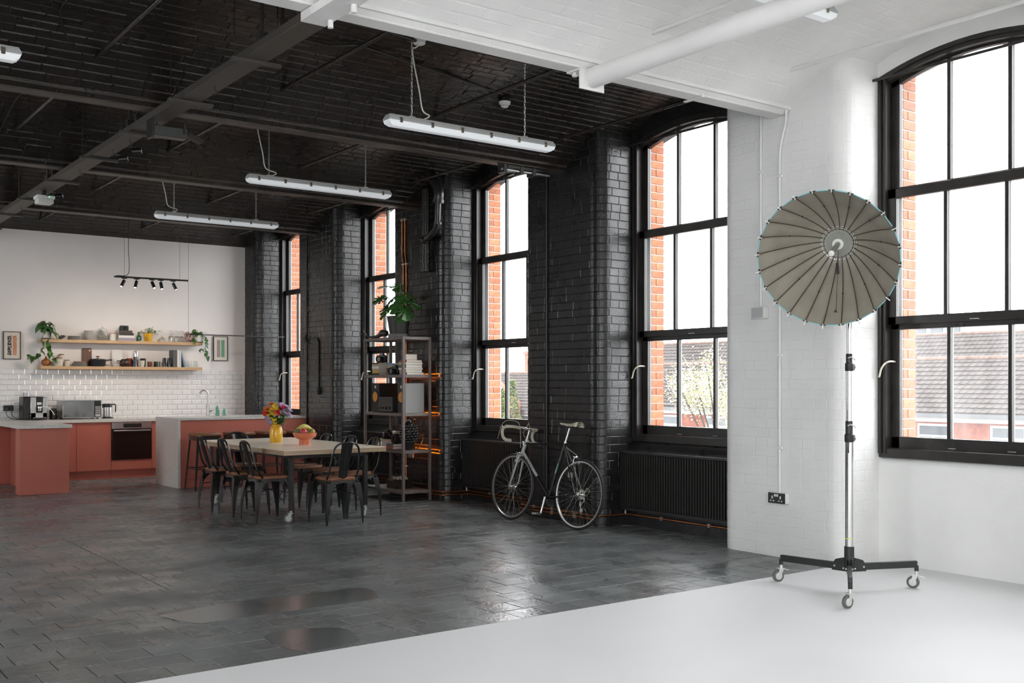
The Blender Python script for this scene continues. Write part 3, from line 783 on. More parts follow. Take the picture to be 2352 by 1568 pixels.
# trailing pothos at the left end of the upper shelf
pt = thing('pothos_plant', 'trailing pothos in a white pot with black base, left end of the upper shelf', 'plant', (3.60, YO, ZU), group='pothos plants')
part('pot', MB().lathe([(0,0),(.055,0),(.055,.016)], 20), M_plasticb, pt, 'black saucer base'); part('pot', MB().lathe([(.055,.0165),(.07,.11),(.066,.112),(.06,.095),(0,.095)], 20), M_whitec, pt, 'white pot')
part('soil', MB().lathe([(0,.097),(.061,.097)], 16), M_soil, pt)
vines = [[(0,-.03,.10),(-.05,-.08,.08),(-.07,-.10,-.03),(-.06,-.10,-.13),(-.11,-.10,-.22),(-.19,-.09,-.26),(-.25,-.08,-.23)],
         [(.02,-.04,.10),(.02,-.09,.05),(.01,-.105,-.06),(.02,-.10,-.15),(.06,-.10,-.24),(.10,-.09,-.31)],
         [(-.02,-.02,.10),(-.06,-.02,.17),(-.11,-.03,.20)], [(.02,.0,.10),(.06,-.02,.17),(.12,-.03,.20)], [(0,0,.10),(-.01,-.01,.2),(-.02,-.02,.28)]]
for v in vines: part('stem', MB().tube(smooth_path(v, 4), .0035, 6), M_stem, pt)
for v in vines[:2]:
    P = smooth_path(v, 2)
    for i, p in enumerate(P[3:]): put_leaf(pt, p, RND.uniform(-PI, 0), RND.uniform(.3,.9), RND.uniform(.075,.11), RND.uniform(-.6,.6))
for i in range(26):
    a = RND.uniform(-PI, PI); r = RND.uniform(.02,.12); z = RND.uniform(.09,.28)*(1-.3*r/.12)
    put_leaf(pt, (r*math.cos(a), -.03+.6*r*math.sin(a)-.01, z), -abs(a)+RND.uniform(-.2,.2), RND.uniform(.0,1.0), RND.uniform(.085,.13), RND.uniform(-.5,.5))
single('photo_block', MB().bx(3.765, 3.885, YO-.05, YO-.015, ZU, ZU+.062, .001), spots('photo_print', (.02,.02,.02), (.45,.40,.35), 18, .5), 'small dark photo block leaning beside grey plates on upper shelf', 'photo block')
def plates(x, z, n, r, m, lab, grp):
    for i in range(n):
        single('plate', MB().lathe([(0,0),(r*.62,0),(r,.006),(r,.0085),(r*.64,.004),(0,.004)], 28, (x, YO-.01, z+.0092*i)), m, lab, 'plate', grp)
plates(3.985, ZU, 6, .092, M_grey, 'grey stoneware plate in the stack on the upper shelf', 'plates stacked on the upper shelf')
for i in range(5): single('bowl', MB().lathe([(0,0),(.03,0),(.055,.03),(.068,.066),(.066,.067),(.052,.032),(0,.006)], 26, (4.19, YO-.01, ZU+.0185*i)), M_grey, 'grey stoneware bowl in the nested stack on the upper shelf', 'bowl', 'bowls nested on the upper shelf')
gj = thing('glass_jar', 'round clear glass cookie jar with lid on the upper shelf', 'jar', (4.385, YO, ZU))
part('jar', MB().lathe([(0,0),(.05,0),(.075,.03),(.082,.075),(.075,.12),(.058,.145),(.058,.165),(.055,.165),(.055,.143),(.072,.118),(.079,.075),(.072,.033),(.048,.004),(0,.004)], 28), M_clear, gj)
part('lid', MB().lathe([(0,.166),(.06,.166),(.06,.174),(.012,.18),(.010,.192),(.015,.2),(0,.206)], 24), M_clear, gj)
cn = thing('canister', 'white ceramic canister with thin wooden lid on the upper shelf', 'canister', (4.535, YO, ZU))
part('body', MB().lathe([(0,0),(.05,0),(.05,.10),(.046,.10),(.046,.095),(0,.095)], 24), M_whitec, cn); part('lid', MB().lathe([(0,.1005),(.05,.1005),(.05,.112),(0,.112)], 24), M_wood, cn)
M_bk = [mat('cover_lilac', (.34,.30,.36), .6), mat('cover_white', (.75,.73,.70), .6), mat('cover_dark', (.035,.028,.03), .5), mat('cover_brown', (.06,.045,.04), .55), mat('cover_blue', (.16,.26,.33), .5), mat('cover_grey', (.10,.10,.10), .6), mat('cover_red', (.30,.06,.045), .6), mat('cover_tan', (.45,.34,.2), .6), mat('cover_yellow', (.6,.38,.05), .6)]
zz = ZU
for (l, h, mi, lab, dx) in ((.25,.045,0,'lilac hardback at the bottom of the book stack on the upper shelf',.0),(.235,.036,1,'white hardback second from the bottom of the shelf book stack',-.003),(.215,.036,2,'dark hardback with pale spine lettering in the shelf book stack',-.008),(.20,.038,3,'dark brown hardback on top of the shelf book stack under the camera',-.02)):
    book(4.72+dx, YO, zz, l, .17, h, M_bk[mi], lab, group='books stacked on the upper kitchen shelf'); zz += h+.0003
pc = thing('folding_camera', 'small black vintage camera on top of the shelf book stack', 'camera', (4.70, YO, zz))
part('body', MB().bx(-.062, .062, -.03, .03, 0, .075, .008), M_plasticb, pc); part('lens', MB().cyl((0,-.03,.04), (0,-.045,.04), .022, n=16), mat('camera_glass', (.02,.025,.02), .1), pc); part('strap', MB().tube(smooth_path([(-.062,0,.055),(-.078,-.005,.03),(-.07,-.01,.004)], 4), .003, 6), M_plasticb, pc)
fg = MB(); fg.lathe([(0,0),(.033,0),(.036,.03),(.03,.065),(.022,.09),(.017,.11),(.02,.125),(.014,.14),(0,.145)], 18, (4.915, YO-.02, ZU)); fg.ell((4.93, YO-.045, ZU+.05), (.02,.02,.035), 10, 8)
single('figurine', fg, mat('dark_green_glaze', (.02,.10,.06), .18, coat=.5), 'dark green glazed figurine beside the yellow pot on the shelf', 'figurine')
iv = thing('ivy_plant', 'variegated ivy in a yellow fluted pot on the upper shelf', 'plant', (5.06, YO, ZU))
mbp = MB(); mbp.grid(lambda u, v: ((.048+.022*v+.004*math.sin(12*2*PI*u+v*2))*math.cos(2*PI*u), (.048+.022*v+.004*math.sin(12*2*PI*u+v*2))*math.sin(2*PI*u), .125*v), 60, 6, True); mbp.lathe([(0,.001),(.048,.001)], 20); mbp.lathe([(0,.105),(.066,.105)], 20)
part('pot', mbp, M_yellow, iv)
M_ivy = mat('ivy_leaf', (.14,.22,.06), .45, col2=(.42,.45,.22), vscale=30); LIVY = leaf_mesh(M_ivy, 1)
for i in range(46):
    a = RND.uniform(-PI, PI); r = RND.uniform(.0,.11); put_leaf(iv, (r*math.cos(a)*1.1+.02, r*math.sin(a)*.7, .13+RND.uniform(-.02,.08)*(1-r/.2)), a+RND.uniform(-.7,.7), RND.uniform(-.2,.9), RND.uniform(.03,.05), RND.uniform(-.6,.6), LIVY)
for v in ([(.04,0,.12),(.11,-.02,.16),(.19,-.03,.17)], [(0,0,.12),(.05,-.01,.19),(.06,-.02,.23)], [(-.02,-.05,.11),(-.04,-.075,.06),(-.02,-.08,.03)]):
    part('stem', MB().tube(smooth_path(v, 4), .002, 5), M_stem, iv)
    for p in smooth_path(v, 2)[1:]: put_leaf(iv, p, RND.uniform(-PI, 0), RND.uniform(.1,.8), .035, 0, LIVY)
cl = thing('glass_cloche', 'small clear glass cloche with brass bird on the upper shelf', 'cloche', (5.27, YO, ZU))
part('dome', MB().lathe([(.055,.0),(.054,.03),(.04,.06),(.012,.072),(.006,.08),(.009,.088),(0,.093)], 24), M_clear, cl)
part('bird', MB().ell((-.058,-.02,.02), (.022,.012,.018), 10, 8), mat('old_brass', (.45,.33,.15), .4, metal=.7), cl)
WG = [(0,.0),(.026,.0),(.034,.03),(.034,.06),(.022,.085),(.004,.095),(.0035,.16),(.006,.165),(.034,.168),(.034,.170),(0,.170)]
for i, (x, y) in enumerate(((5.385,16.16),(5.44,16.23),(5.475,16.15),(5.535,16.22),(5.565,16.15),(5.60,16.24))):
    single('wine_glass', MB().lathe([(r, z) for r, z in WG], 18, (x, y, ZU)), M_clear, 'clear wine glass standing upside down on the upper shelf', 'glass', 'upturned wine glasses')
M_pink = mat('dusty_pink_ceramic', (.48,.33,.30), .55)
kn = MB(); kc = Vector((5.695, YO, ZU+.088))
for q in range(3):
    rot = Matrix.Rotation(q*PI/3+.3, 4, 'Z') @ Matrix.Rotation(.5+.55*q, 4, 'X'); pts = []
    for i in range(60):
        a = 2*PI*i/60; r = .064+.012*math.sin(5*a+q); pts.append(kc + rot @ Vector((r*math.cos(a), r*math.sin(a), .028*math.sin(3*a+q))))
    kn.tube(pts, .0115, 8, closed=True)
single('knot_sculpture', kn, M_pink, 'dusty pink knotted ceramic sculpture on the upper shelf', 'ornament')
p2 = thing('pothos_plant', 'pothos in a wide white pot on black saucer, right end of the upper shelf', 'plant', (5.83, YO-.02, ZU), group='pothos plants')
part('saucer', MB().lathe([(0,0),(.072,0),(.075,.012),(0,.012)], 22), M_plasticb, p2); part('pot', MB().lathe([(0,.0125),(.07,.0125),(.075,.12),(.071,.12),(.068,.105),(0,.105)], 22), M_whitec, p2); part('soil', MB().lathe([(0,.106),(.067,.106)], 16), M_soil, p2)
vines = [[(.03,-.05,.11),(.08,-.09,.08),(.09,-.11,.0),(.07,-.11,-.09),(.10,-.11,-.17),(.11,-.11,-.24)], [(.06,-.04,.11),(.11,-.06,.08),(.12,-.07,.02)], [(-.05,-.04,.11),(-.09,-.05,.06),(-.08,-.06,.02)], [(.07,-.11,-.09),(.03,-.11,-.11),(.0,-.11,-.10)]]
for v in vines:
    part('stem', MB().tube(smooth_path(v, 4), .003, 6), M_stem, p2)
    for p in smooth_path(v, 2)[2:]: put_leaf(p2, p, RND.uniform(-PI, 0), RND.uniform(.3,.9), RND.uniform(.06,.095), RND.uniform(-.6,.6))
for i in range(24):
    a = RND.uniform(-PI, PI); r = RND.uniform(.01,.10); put_leaf(p2, (r*math.cos(a), .5*r*math.sin(a)-.02, RND.uniform(.12,.20)), -abs(a), RND.uniform(-.1,.8), RND.uniform(.07,.105), RND.uniform(-.5,.5))
# lower shelf
lat('gourd', [(0,0),(.03,0),(.06,.025),(.069,.05),(.06,.08),(.03,.102),(.014,.118),(.011,.14),(0,.142)], mat('orange_gourd', (.42,.16,.045), .4, var=.3, vscale=15), 'orange brown dried gourd at the left end of the lower shelf', 'gourd', 3.60, ZL)
def wood_jar(x, y, r, h, lab):
    t = thing('lidded_jar', lab, 'jar', (x, y, ZL), group='cream lidded jars')
    part('jar', MB().lathe([(0,0),(r*.9,0),(r,.012),(r,h*.8),(r*.8,h*.93),(r*.8,h),(r*.75,h),(0,h-.004)], 24), M_cream, t); part('lid', MB().lathe([(0,h+.0003),(r*.84,h+.0003),(r*.84,h+.013),(0,h+.013)], 20), M_seat, t)
wood_jar(3.76, 16.17, .062, .11, 'wide cream stoneware jar with wooden lid beside the gourd'); wood_jar(3.825, 16.27, .042, .165, 'tall cream jar with wooden lid behind the wide one'); wood_jar(3.88, 16.17, .042, .08, 'small cream jar with wooden lid beside the plates')
plates(4.06, ZL, 6, .108, M_grey, 'grey stoneware plate in the stack on the lower shelf', 'plates stacked on the lower shelf')
single('round_board', MB().lathe([(0,0),(.092,0),(.094,.008),(.092,.014),(0,.014)], 28, (4.07, YO-.01, ZL+.0575)), M_seat, 'round wooden board lying on the stacked plates', 'board')
cb = thing('chopping_board', 'walnut chopping board with finger hole leaning on the wall', 'board', (4.19, 16.285, ZL), rot=(R_(-5),0,0))
pb = [(-.07,0),(.07,0),(.07,.255)]+[(.052+.018*math.cos(a), .255+.018*math.sin(a)) for a in [PI/2*i/4 for i in range(5)]]+[(-.052+.018*math.cos(a), .255+.018*math.sin(a)) for a in [PI/2+PI/2*i/4 for i in range(5)]]
part('board', MB().ext([(x, 0, z) for x, z in pb], (0,.016,0)), mat('walnut', (.13,.05,.027), .45, col2=(.08,.03,.017), vscale=5, stretch=(10,10,1)), cb); part('hole', MB().lathe([(.009,-.0012),(.014,-.0012),(.014,.0005),(.009,.0005)], 16, (.043,-.0005,.24), Matrix.Rotation(PI/2,4,'X')), M_wood, cb)
pn2 = thing('saute_pan', 'black cast iron pan with lid and side handle on the lower shelf', 'pan', (4.315, YO-.015, ZL))
part('body', MB().lathe([(0,0),(.09,0),(.108,.02),(.115,.095),(.118,.1),(0,.1)], 28), mat('cast_iron', (.02,.023,.028), .4), pn2); part('lid', MB().lathe([(.118,.1005),(.116,.108),(.02,.12),(0,.12)], 28), M_steelb, pn2)
part('knob', MB().lathe([(.008,.12),(.01,.135),(.028,.142),(.028,.155),(0,.157)], 16), M_seat, pn2); part('handle', MB().tube(smooth_path([(.11,0,.085),(.16,-.005,.098),(.205,-.01,.1)], 4), [.010]*8+[.013], 8), M_steelb, pn2)
bgm = MB(); bgm.grid(lambda u, v: (4.615+(.082-.006*abs(2*v-1))*(2*u-1), 16.25-.045*(1-(2*u-1)**2)*(1-v*.9)+.015*v, ZL+.255*v), 10, 10); bgm.grid(lambda u, v: (4.615+(.082-.006*abs(2*v-1))*(1-2*u), 16.262+.03*(1-(2*u-1)**2)*(1-v)*.6+.015*v, ZL+.255*v), 10, 10)
wb_ = single('paper_bag', bgm, mat('white_pouch', (.70,.69,.67), .5, bump2=.4, b2scale=12), 'crumpled white paper coffee bag standing on the lower shelf', 'bag')
part('print', MB().bx(-.03, .03, -.0765, -.0745, .075, .095), mat('bag_print', (.12,.10,.09), .7), wb_)
lat('dipping_bowl', [(0,0),(.025,0),(.055,.032),(.053,.033),(.024,.004),(0,.004)], M_whitec, 'small white bowl in front of the paper bag', 'bowl', 4.55, ZL, 16.145)
vm = MB(); vm.grid(lambda u, v: ((lambda rr: ((rr+.002*math.cos(26*2*PI*u))*math.cos(2*PI*u)+4.70, (rr+.002*math.cos(26*2*PI*u))*math.sin(2*PI*u)+16.15, ZL+.115*v))(.035+.038*math.sin(PI*(.08+.84*v)))), 104, 14, True); vm.lathe([(0,.0005),(.044,.0005)], 24, (4.70,16.15,ZL)); vm.lathe([(0,.11),(.044,.11)], 24, (4.70,16.15,ZL))
single('ribbed_vase', vm, mat('dark_plum_glaze', (.045,.020,.018), .3), 'round dark plum ribbed vase on the lower shelf', 'vase')
lat('amber_glass', [(0,0),(.036,0),(.042,.13),(.04,.13),(.034,.004),(0,.004)], mat('amber_glass', (.45,.07,.015), .08, trans=.6), 'amber red drinking glass behind the ribbed vase', 'glass', 4.795, ZL, 16.255)
lat('cobalt_glass', [(0,0),(.027,0),(.03,.11),(.028,.11),(.025,.004),(0,.004)], mat('cobalt_glass', (.015,.02,.06), .08, trans=.3), 'dark blue drinking glass in front of the cocktail shaker', 'glass', 4.835, ZL, 16.155)
lat('cocktail_shaker', [(0,0),(.03,0),(.04,.15),(.041,.155),(.03,.235),(.022,.24),(0,.242)], M_chrome, 'tall polished steel cocktail shaker on the lower shelf', 'shaker', 4.885, ZL, 16.23)
lat('white_cup', [(0,0),(.026,0),(.034,.03),(.037,.095),(.034,.095),(.03,.01),(0,.008)], M_cream, 'cream stoneware cup in front of the dark travel cup', 'cup', 4.955, ZL, 16.15)
lat('travel_cup', [(0,0),(.034,0),(.042,.11),(.044,.112),(.044,.125),(.038,.13),(0,.13)], M_plasticb, 'dark lidded travel cup behind the cream cup', 'cup', 4.995, ZL, 16.245)
def stripe_mat(name, cols):
    m = bpy.data.materials.new(name); m.use_nodes = True; N = m.node_tree.nodes; L = m.node_tree.links
    tc = N.new('ShaderNodeTexCoord'); sx = N.new('ShaderNodeSeparateXYZ'); L.new(tc.outputs['Object'], sx.inputs[0]); mr = N.new('ShaderNodeMapRange'); mr.inputs[1].default_value = -.045; mr.inputs[2].default_value = .045; L.new(sx.outputs[0], mr.inputs[0])
    r = N.new('ShaderNodeValToRGB'); r.color_ramp.interpolation = 'CONSTANT'; e = r.color_ramp.elements
    while len(e) < len(cols): e.new(.5)
    for i, c in enumerate(cols): e[i].position = i/len(cols); e[i].color = (*c, 1)
    L.new(mr.outputs[0], r.inputs[0]); L.new(r.outputs[0], N['Principled BSDF'].inputs['Base Color']); N['Principled BSDF'].inputs['Roughness'].default_value = .25; return m
MUG = [(0,0),(.042,0),(.044,.004),(.044,.082),(.041,.082),(.041,.008),(0,.008)]
for (x, cols, lab, hd) in ((5.085, [(.03,.10,.05),(.25,.05,.03),(.10,.03,.02),(.30,.08,.04),(.40,.28,.22),(.05,.02,.02)], 'red and green striped mug beside the cream cup', 0), (5.185, [(.02,.02,.02),(.03,.05,.035),(.02,.06,.04),(.30,.28,.24),(.02,.03,.025),(.03,.08,.05)], 'dark green striped mug with handle', 1)):
    t = thing('striped_mug', lab, 'mug', (x, 16.17, ZL), group='striped mugs'); part('cup', MB().lathe(MUG, 24), stripe_mat('mug_stripes', cols), t)
    if hd: part('handle', MB().tube([(.043,0,.065),(.068,0,.062),(.072,0,.04),(.06,0,.022),(.043,0,.02)], .005, 8), M_seat, t)
for x, lab in ((5.30, 'tall black gloss tumbler beside the dark striped mug'), (5.375, 'tall black gloss tumbler beside the grey box file')):
    lat('black_tumbler', [(0,0),(.036,0),(.034,.08),(.028,.14),(.026,.14),(.03,.01),(0,.01)], mat('black_gloss', (.012,.012,.012), .08, coat=.5), lab, 'tumbler', x, ZL, 16.16, group='black tumblers')
book(5.445, 16.21, ZL, .262, .19, .062, M_bk[5], 'thick dark grey upright book on the lower shelf', upright=True, group='upright books'); book(5.492, 16.21, ZL, .262, .19, .026, M_bk[1], 'thin white upright book beside the thick grey one', upright=True, group='upright books'); book(5.524, 16.21, ZL, .26, .19, .032, mat('cover_pale', (.62,.62,.62), .6), 'pale grey upright book before the leaning one', upright=True, group='upright books')
book(5.60, 16.21, ZL, .235, .18, .018, M_bk[4], 'blue book leaning against the upright books', upright=True, tilt=R_(-14), group='upright books')
for i, (x, y) in enumerate(((5.645,16.16),(5.70,16.22),(5.745,16.15),(5.80,16.22))):
    lat('water_glass', [(0,0),(.026,0),(.031,.10),(.0295,.10),(.025,.006),(0,.006)], M_clear, 'clear water glass at the right end of the lower shelf', 'glass', x, ZL, y, 18, 'water glasses')
# ================================================================ dining table, chairs, stools
tb = thing('dining_table', 'pale birch ply dining table on black steel frame with casters', 'table', (4.81, 10.605, 0))
TX0, TX1, TY0, TY1, TZ = 4.25, 5.372, 9.45, 11.76, .73
part('tabletop', MB().bx(TX0, TX1, TY0, TY1, TZ-.006, TZ, .001), M_table, tb, w=True)
part('top_edge', MB().bx(TX0+.0005, TX1-.0005, TY0+.0005, TY1-.0005, TZ-.05, TZ-.0062), M_plyedge, tb, w=True)
fr = MB()
for x in (4.40, 5.22): fr.bx(x-.02, x+.02, 9.62, 11.59, TZ-.092, TZ-.0505)
for y in (9.62, 11.59): fr.bx(4.40, 5.22, y-.02, y+.02, TZ-.092, TZ-.0505)
part('frame', fr, M_steelb, tb, w=True)
def caster(parent, x, y, r, az, top, grey=True, stem=None):
    c, s = math.cos(az), math.sin(az); tr = r*.42
    W = lambda a, b, z: (x+a*c-b*s, y+a*s+b*c, z)
    off = r*.55
    fk = MB()
    for q in (-1, 1):
        fk.ext([W(-.012, q*.016-.0015, top), W(.022, q*.016-.0015, top), W(off+.012, q*.016-.0015, r*.9), W(off-.012, q*.016-.0015, r*.9)], Vector(W(0,.003,0))-Vector(W(0,0,0)))
    fk.ext([W(-.02,-.018,top), W(.03,-.018,top), W(.03,.018,top), W(-.02,.018,top)], (0,0,.006))
    fk.cyl(W(0,0,top+.005), W(0,0,top+.03), .012, n=10)
    f = part('caster', fk, M_plasticg if grey else M_zinc, parent)
    Mx = Matrix.Rotation(az, 4, 'Z') @ Matrix.Rotation(PI/2, 4, 'X')
    part('wheel', MB().lathe([(r*.2,-.011),(r*.86,-.012),(r,-.008),(r,.008),(r*.86,.012),(r*.2,.011)], 26, W(off,0,r), Mx), M_rubber, f)
    part('hub', MB().lathe([(0,-.0135),(r*.62,-.0125),(r*.62,.0125),(0,.0135)], 20, W(off,0,r), Mx), M_zinc if not grey else M_plasticg, f)
    lv = MB(); lv.ext([W(-.02,-.014,top-.004), W(-.02,.014,top-.004), W(-.055,.012,top-.012), W(-.055,-.012,top-.012)], (0,0,.005)); part('brake_lever', lv, M_plasticb if grey else M_zinc, f)
for (x, y, az) in ((4.40, 9.62, 2.6), (5.22, 9.62, 3.6), (4.40, 11.59, 2.2), (5.22, 11.59, 2.9)):
    part('leg', MB().bx(x-.021, x+.021, y-.021, y+.021, .125, TZ-.0925, .002), M_steelb, tb, w=True)
    caster(tb, x-4.81, y-10.605, .046, az, .095)
# metal cafe chair, faces +y, feet on the floor
M_chairm = mat('black_lacquered_metal', (.011,.011,.011), .28, coat=.2)
def make_chair(label):
    t = thing('cafe_chair', label, 'chair', (0,0,0), group='black metal cafe chairs')
    SW = .165
    poly = []
    for (cx_, cy_, a) in ((SW-.05, SW-.05, 0), (-SW+.05, SW-.05, PI/2), (-SW+.06, -SW+.06, PI), (SW-.06, -SW+.06, 1.5*PI)):
        poly += [(cx_+.05*math.cos(a+PI/2*i/4), cy_+.05*math.sin(a+PI/2*i/4), .425) for i in range(5)]
    sb = MB(); n = len(poly)
    rings = [(.97,.426),(1.0,.432),(1.0,.450),(.97,.4565)]
    vs = [(x*k, y*k, z) for k, z in rings for x, y, _ in poly]
    sb.add(vs, [tuple(range(n))[::-1]]+[(r*n+i, r*n+(i+1) % n, (r+1)*n+(i+1) % n, (r+1)*n+i) for r in range(3) for i in range(n)]+[tuple(3*n+i for i in range(n))])
    part('seat', sb, M_seat, t, 'brown wooden seat pad')
    ap = MB(); N = 12
    for side in range(4):
        rot = Matrix.Rotation(side*PI/2, 3, 'Z'); vs = []; fs = []
        for i in range(N+1):
            u = -1+2*i/N; lowz = .4-.12*abs(u)**3.2; x = u*(.155+.02*abs(u)**3); out = .155+.02*(.4255-lowz)/.12
            vs += [rot @ Vector((x*.98, .155, .4255)), rot @ Vector((x, out, lowz)), rot @ Vector((x, out-.012, lowz)), rot @ Vector((x*.98, .14, .4255))]
        for i in range(N):
            a = 4*i
            for r in range(4): fs.append((a+r, a+4+r, a+4+(r+1) % 4, a+(r+1) % 4))
        ap.add(vs, fs)
    part('seat_frame', ap, M_chairm, t)
    for sx in (-1, 1):
        for sy in (-1, 1):
            lg = MB(); N = 7; vs = []; fs = []
            for i in range(N+1):
                q = i/N; z = .40*(1-q); cxx = .150+.045*q+.012*math.sin(PI*q); w_ = .047*(1-q)**1.1+.013; wf = .9*w_
                for (dx, dy) in ((1,-1.4),(1,1),(-1.4,1),(-.55,.0),(.0,-.55)): vs.append((sx*(cxx+dx*w_*.5), sy*(cxx+dy*wf*.5), z))
            for i in range(N):
                for r in range(5):
                    f = (5*i+r, 5*i+(r+1) % 5, 5*i+5+(r+1) % 5, 5*i+5+r); fs.append(f if sx*sy > 0 else f[::-1])
            fs += [(0,1,2,3,4), tuple(5*N+r for r in range(5))]
            lg.add(vs, fs); part('leg', lg, M_chairm, t, sharp=50)
    hp = [(-.155,-.115,.44),(-.158,-.17,.52),(-.15,-.20,.62),(-.14,-.222,.71),(-.115,-.238,.765),(-.065,-.248,.795),(0,-.252,.803),(.065,-.248,.795),(.115,-.238,.765),(.14,-.222,.71),(.15,-.20,.62),(.158,-.17,.52),(.155,-.115,.44)]
    part('back_hoop', MB().tube(smooth_path(hp, 4), .0105, 8), M_chairm, t)
    sp_ = MB(); sp_.grid(lambda u, v: ((2*u-1)*(.046+.016*v), -.135-.118*v+.018*math.sin(PI*v)*.0-.012*(1-(2*u-1)**2), .425+.375*v), 6, 8); sp_.grid(lambda u, v: ((1-2*u)*(.046+.016*v), -.138-.118*v-.012*(1-(2*u-1)**2), .425+.375*v), 6, 8)
    rd = MB()
    b_ = part('back_splat', sp_, M_chairm, t)
    pr_ = [(s*.022, -.1495-.118*v, .425+.375*v) for s, v in ((-1,.25),(-1,.78),(1,.78),(1,.25))]; part('rib', MB().tube(pr_, .004, 6, closed=True), M_chairm, b_)
    br = MB()
    for s in (-1, 1): br.tube(smooth_path([(-.16,s*.16,.28),(0,0,.31),(.16,-s*.16,.28)], 5), .0055, 6)
    part('cross_brace', br, M_chairm, t)
    return t
CH = [((4.79,9.43), 0.0, 'black metal cafe chair alone at the window end of the dining table, back toward the white floor'),
      ((4.31,9.99), -PI/2, 'black cafe chair on the open side of the table, next to the end chair'),
      ((4.30,10.565), -PI/2, 'middle black cafe chair on the open side of the dining table'),
      ((4.30,11.165), -PI/2, 'black cafe chair on the open side of the table, nearest the island'),
      ((5.21,9.82), PI/2, 'black cafe chair on the rack side of the table, next to the shelving rack end'),
      ((5.21,10.36), PI/2, 'middle black cafe chair on the rack side of the dining table'),
      ((5.21,10.95), PI/2, 'black cafe chair on the rack side of the table, nearest the stools'),
      ((4.72,11.58), PI, 'black cafe chair at the kitchen end of the table, facing the studio')]
ch0 = make_chair(CH[0][2]); ch0.location = (*CH[0][0], 0); ch0['label'] = 'black metal cafe chair at the table end facing the kitchen'
for (p, a, lab) in CH[1:]: copy_tree(ch0, None, (*p, 0), a, lab)
# bar stools
def make_stool(label):
    t = thing('bar_stool', label, 'stool', (0,0,0), group='bar stools at the island')
    part('seat', MB().box((0,0,.715), (.33,.33,.04), .012), M_seat, t, 'brown wooden seat')
    fr = MB(); fr.bx(-.155,.155,-.155,-.145,.64,.6945); fr.bx(-.155,.155,.145,.155,.64,.6945); fr.bx(-.155,-.145,-.155,.155,.64,.6945); fr.bx(.145,.155,-.155,.155,.64,.6945)
    part('apron', fr, M_chairm, t)
    for sx in (-1,1):
        for sy in (-1,1):
            lg = MB(); vs = []
            for z, c_, w_ in ((.66,.14,.030),(.0,.195,.016)):
                for (dx, dy) in ((1,-1),(1,1),(-1,1),(-.2,.2),(-.0,-.0)): vs.append((sx*(c_+dx*w_*.5), sy*(c_+dy*w_*.5), z))
            fs = [(0,1,2,3,4),(5,6,7,8,9)]+[(r, (r+1) % 5, 5+(r+1) % 5, 5+r) for r in range(5)]
            lg.add(vs, fs); part('leg', lg, M_chairm, t)
    ft = MB(); c_ = .165
    for a, b in (((-c_,-c_),(c_,-c_)),((c_,-c_),(c_,c_)),((c_,c_),(-c_,c_)),((-c_,c_),(-c_,-c_))): ft.cyl((*a,.28), (*b,.28), .007, n=8)
    part('foot_ring', ft, M_chairm, t)
    return t
ST = [(4.895,13.34,'brown topped bar stool at the island, nearest its stone waterfall end'), (5.36,13.34,'second bar stool from the stone waterfall end of the island'), (5.80,13.34,'third bar stool from the stone waterfall end of the island'), (6.22,13.34,'bar stool at the island end against the window wall')]
s0 = make_stool(ST[0][2]); s0.location = (ST[0][0], ST[0][1], 0)
for (x, y, lab) in ST[1:]: copy_tree(s0, None, (x, y, 0), 0, lab)
# vase of flowers
vx, vy = 4.79, 10.86
vs_ = thing('flower_vase', 'glossy yellow vase on the dining table', 'vase', (vx, vy, TZ))
part('vase', MB().lathe([(0,0),(.06,0),(.066,.01),(.073,.07),(.068,.13),(.052,.175),(.047,.183),(.05,.195),(.047,.196),(.042,.182),(.06,.13),(.062,.07),(.055,.012),(0,.01)], 32), M_yellow, vs_)
bq = thing('bouquet', 'mixed bouquet of gerberas, daisies and lilac asters in the yellow vase', 'flowers', (vx, vy, TZ+.012))
M_fl = dict(red=mat('gerbera_red', (.62,.045,.02), .5), orange=mat('gerbera_orange', (.75,.16,.03), .5), yellow=mat('daisy_yellow', (.85,.58,.02), .5), lilac=mat('aster_lilac', (.42,.33,.52), .6), pink=mat('rose_pink', (.62,.02,.10), .5), dark=mat('flower_eye', (.05,.015,.01), .7))
def petals(n, r, m, cup=.12, w=.32):
    mb = MB()
    for i in range(n):
        a = 2*PI*i/n; c, s = math.cos(a), math.sin(a); ww = r*w
        vs = []
        for (t, k) in ((.12,.3),(.55,1),(.85,.9),(1,.25)):
            for q in (-1, 1): vs.append((r*t*c-q*ww*k*s*.5, r*t*s+q*ww*k*c*.5, cup*r*t*t))
        mb.add(vs, [(0,2,3,1),(2,4,5,3),(4,6,7,5)])
    return mesh_of('petals', mb, m, 60)
PM = {k_: petals(*a) for k_, a in dict(red=(22,.05,M_fl['red']), orange=(20,.046,M_fl['orange']), yellow=(12,.029,M_fl['yellow'],.1,.55), lilac=(18,.036,M_fl['lilac'],.2,.45), pink=(10,.034,M_fl['pink'],.9,.8)).items()}
eye = {}
for k_, m in (('red', M_fl['dark']), ('orange', M_fl['dark']), ('yellow', M_fl['yellow']), ('lilac', M_fl['yellow']), ('pink', M_fl['pink'])):
    eye[k_] = mesh_of('flower_eye', MB().ell((0,0,.002), (.011,.011,.006) if k_ in ('red','orange') else (.006,.006,.005), 10, 6), m)
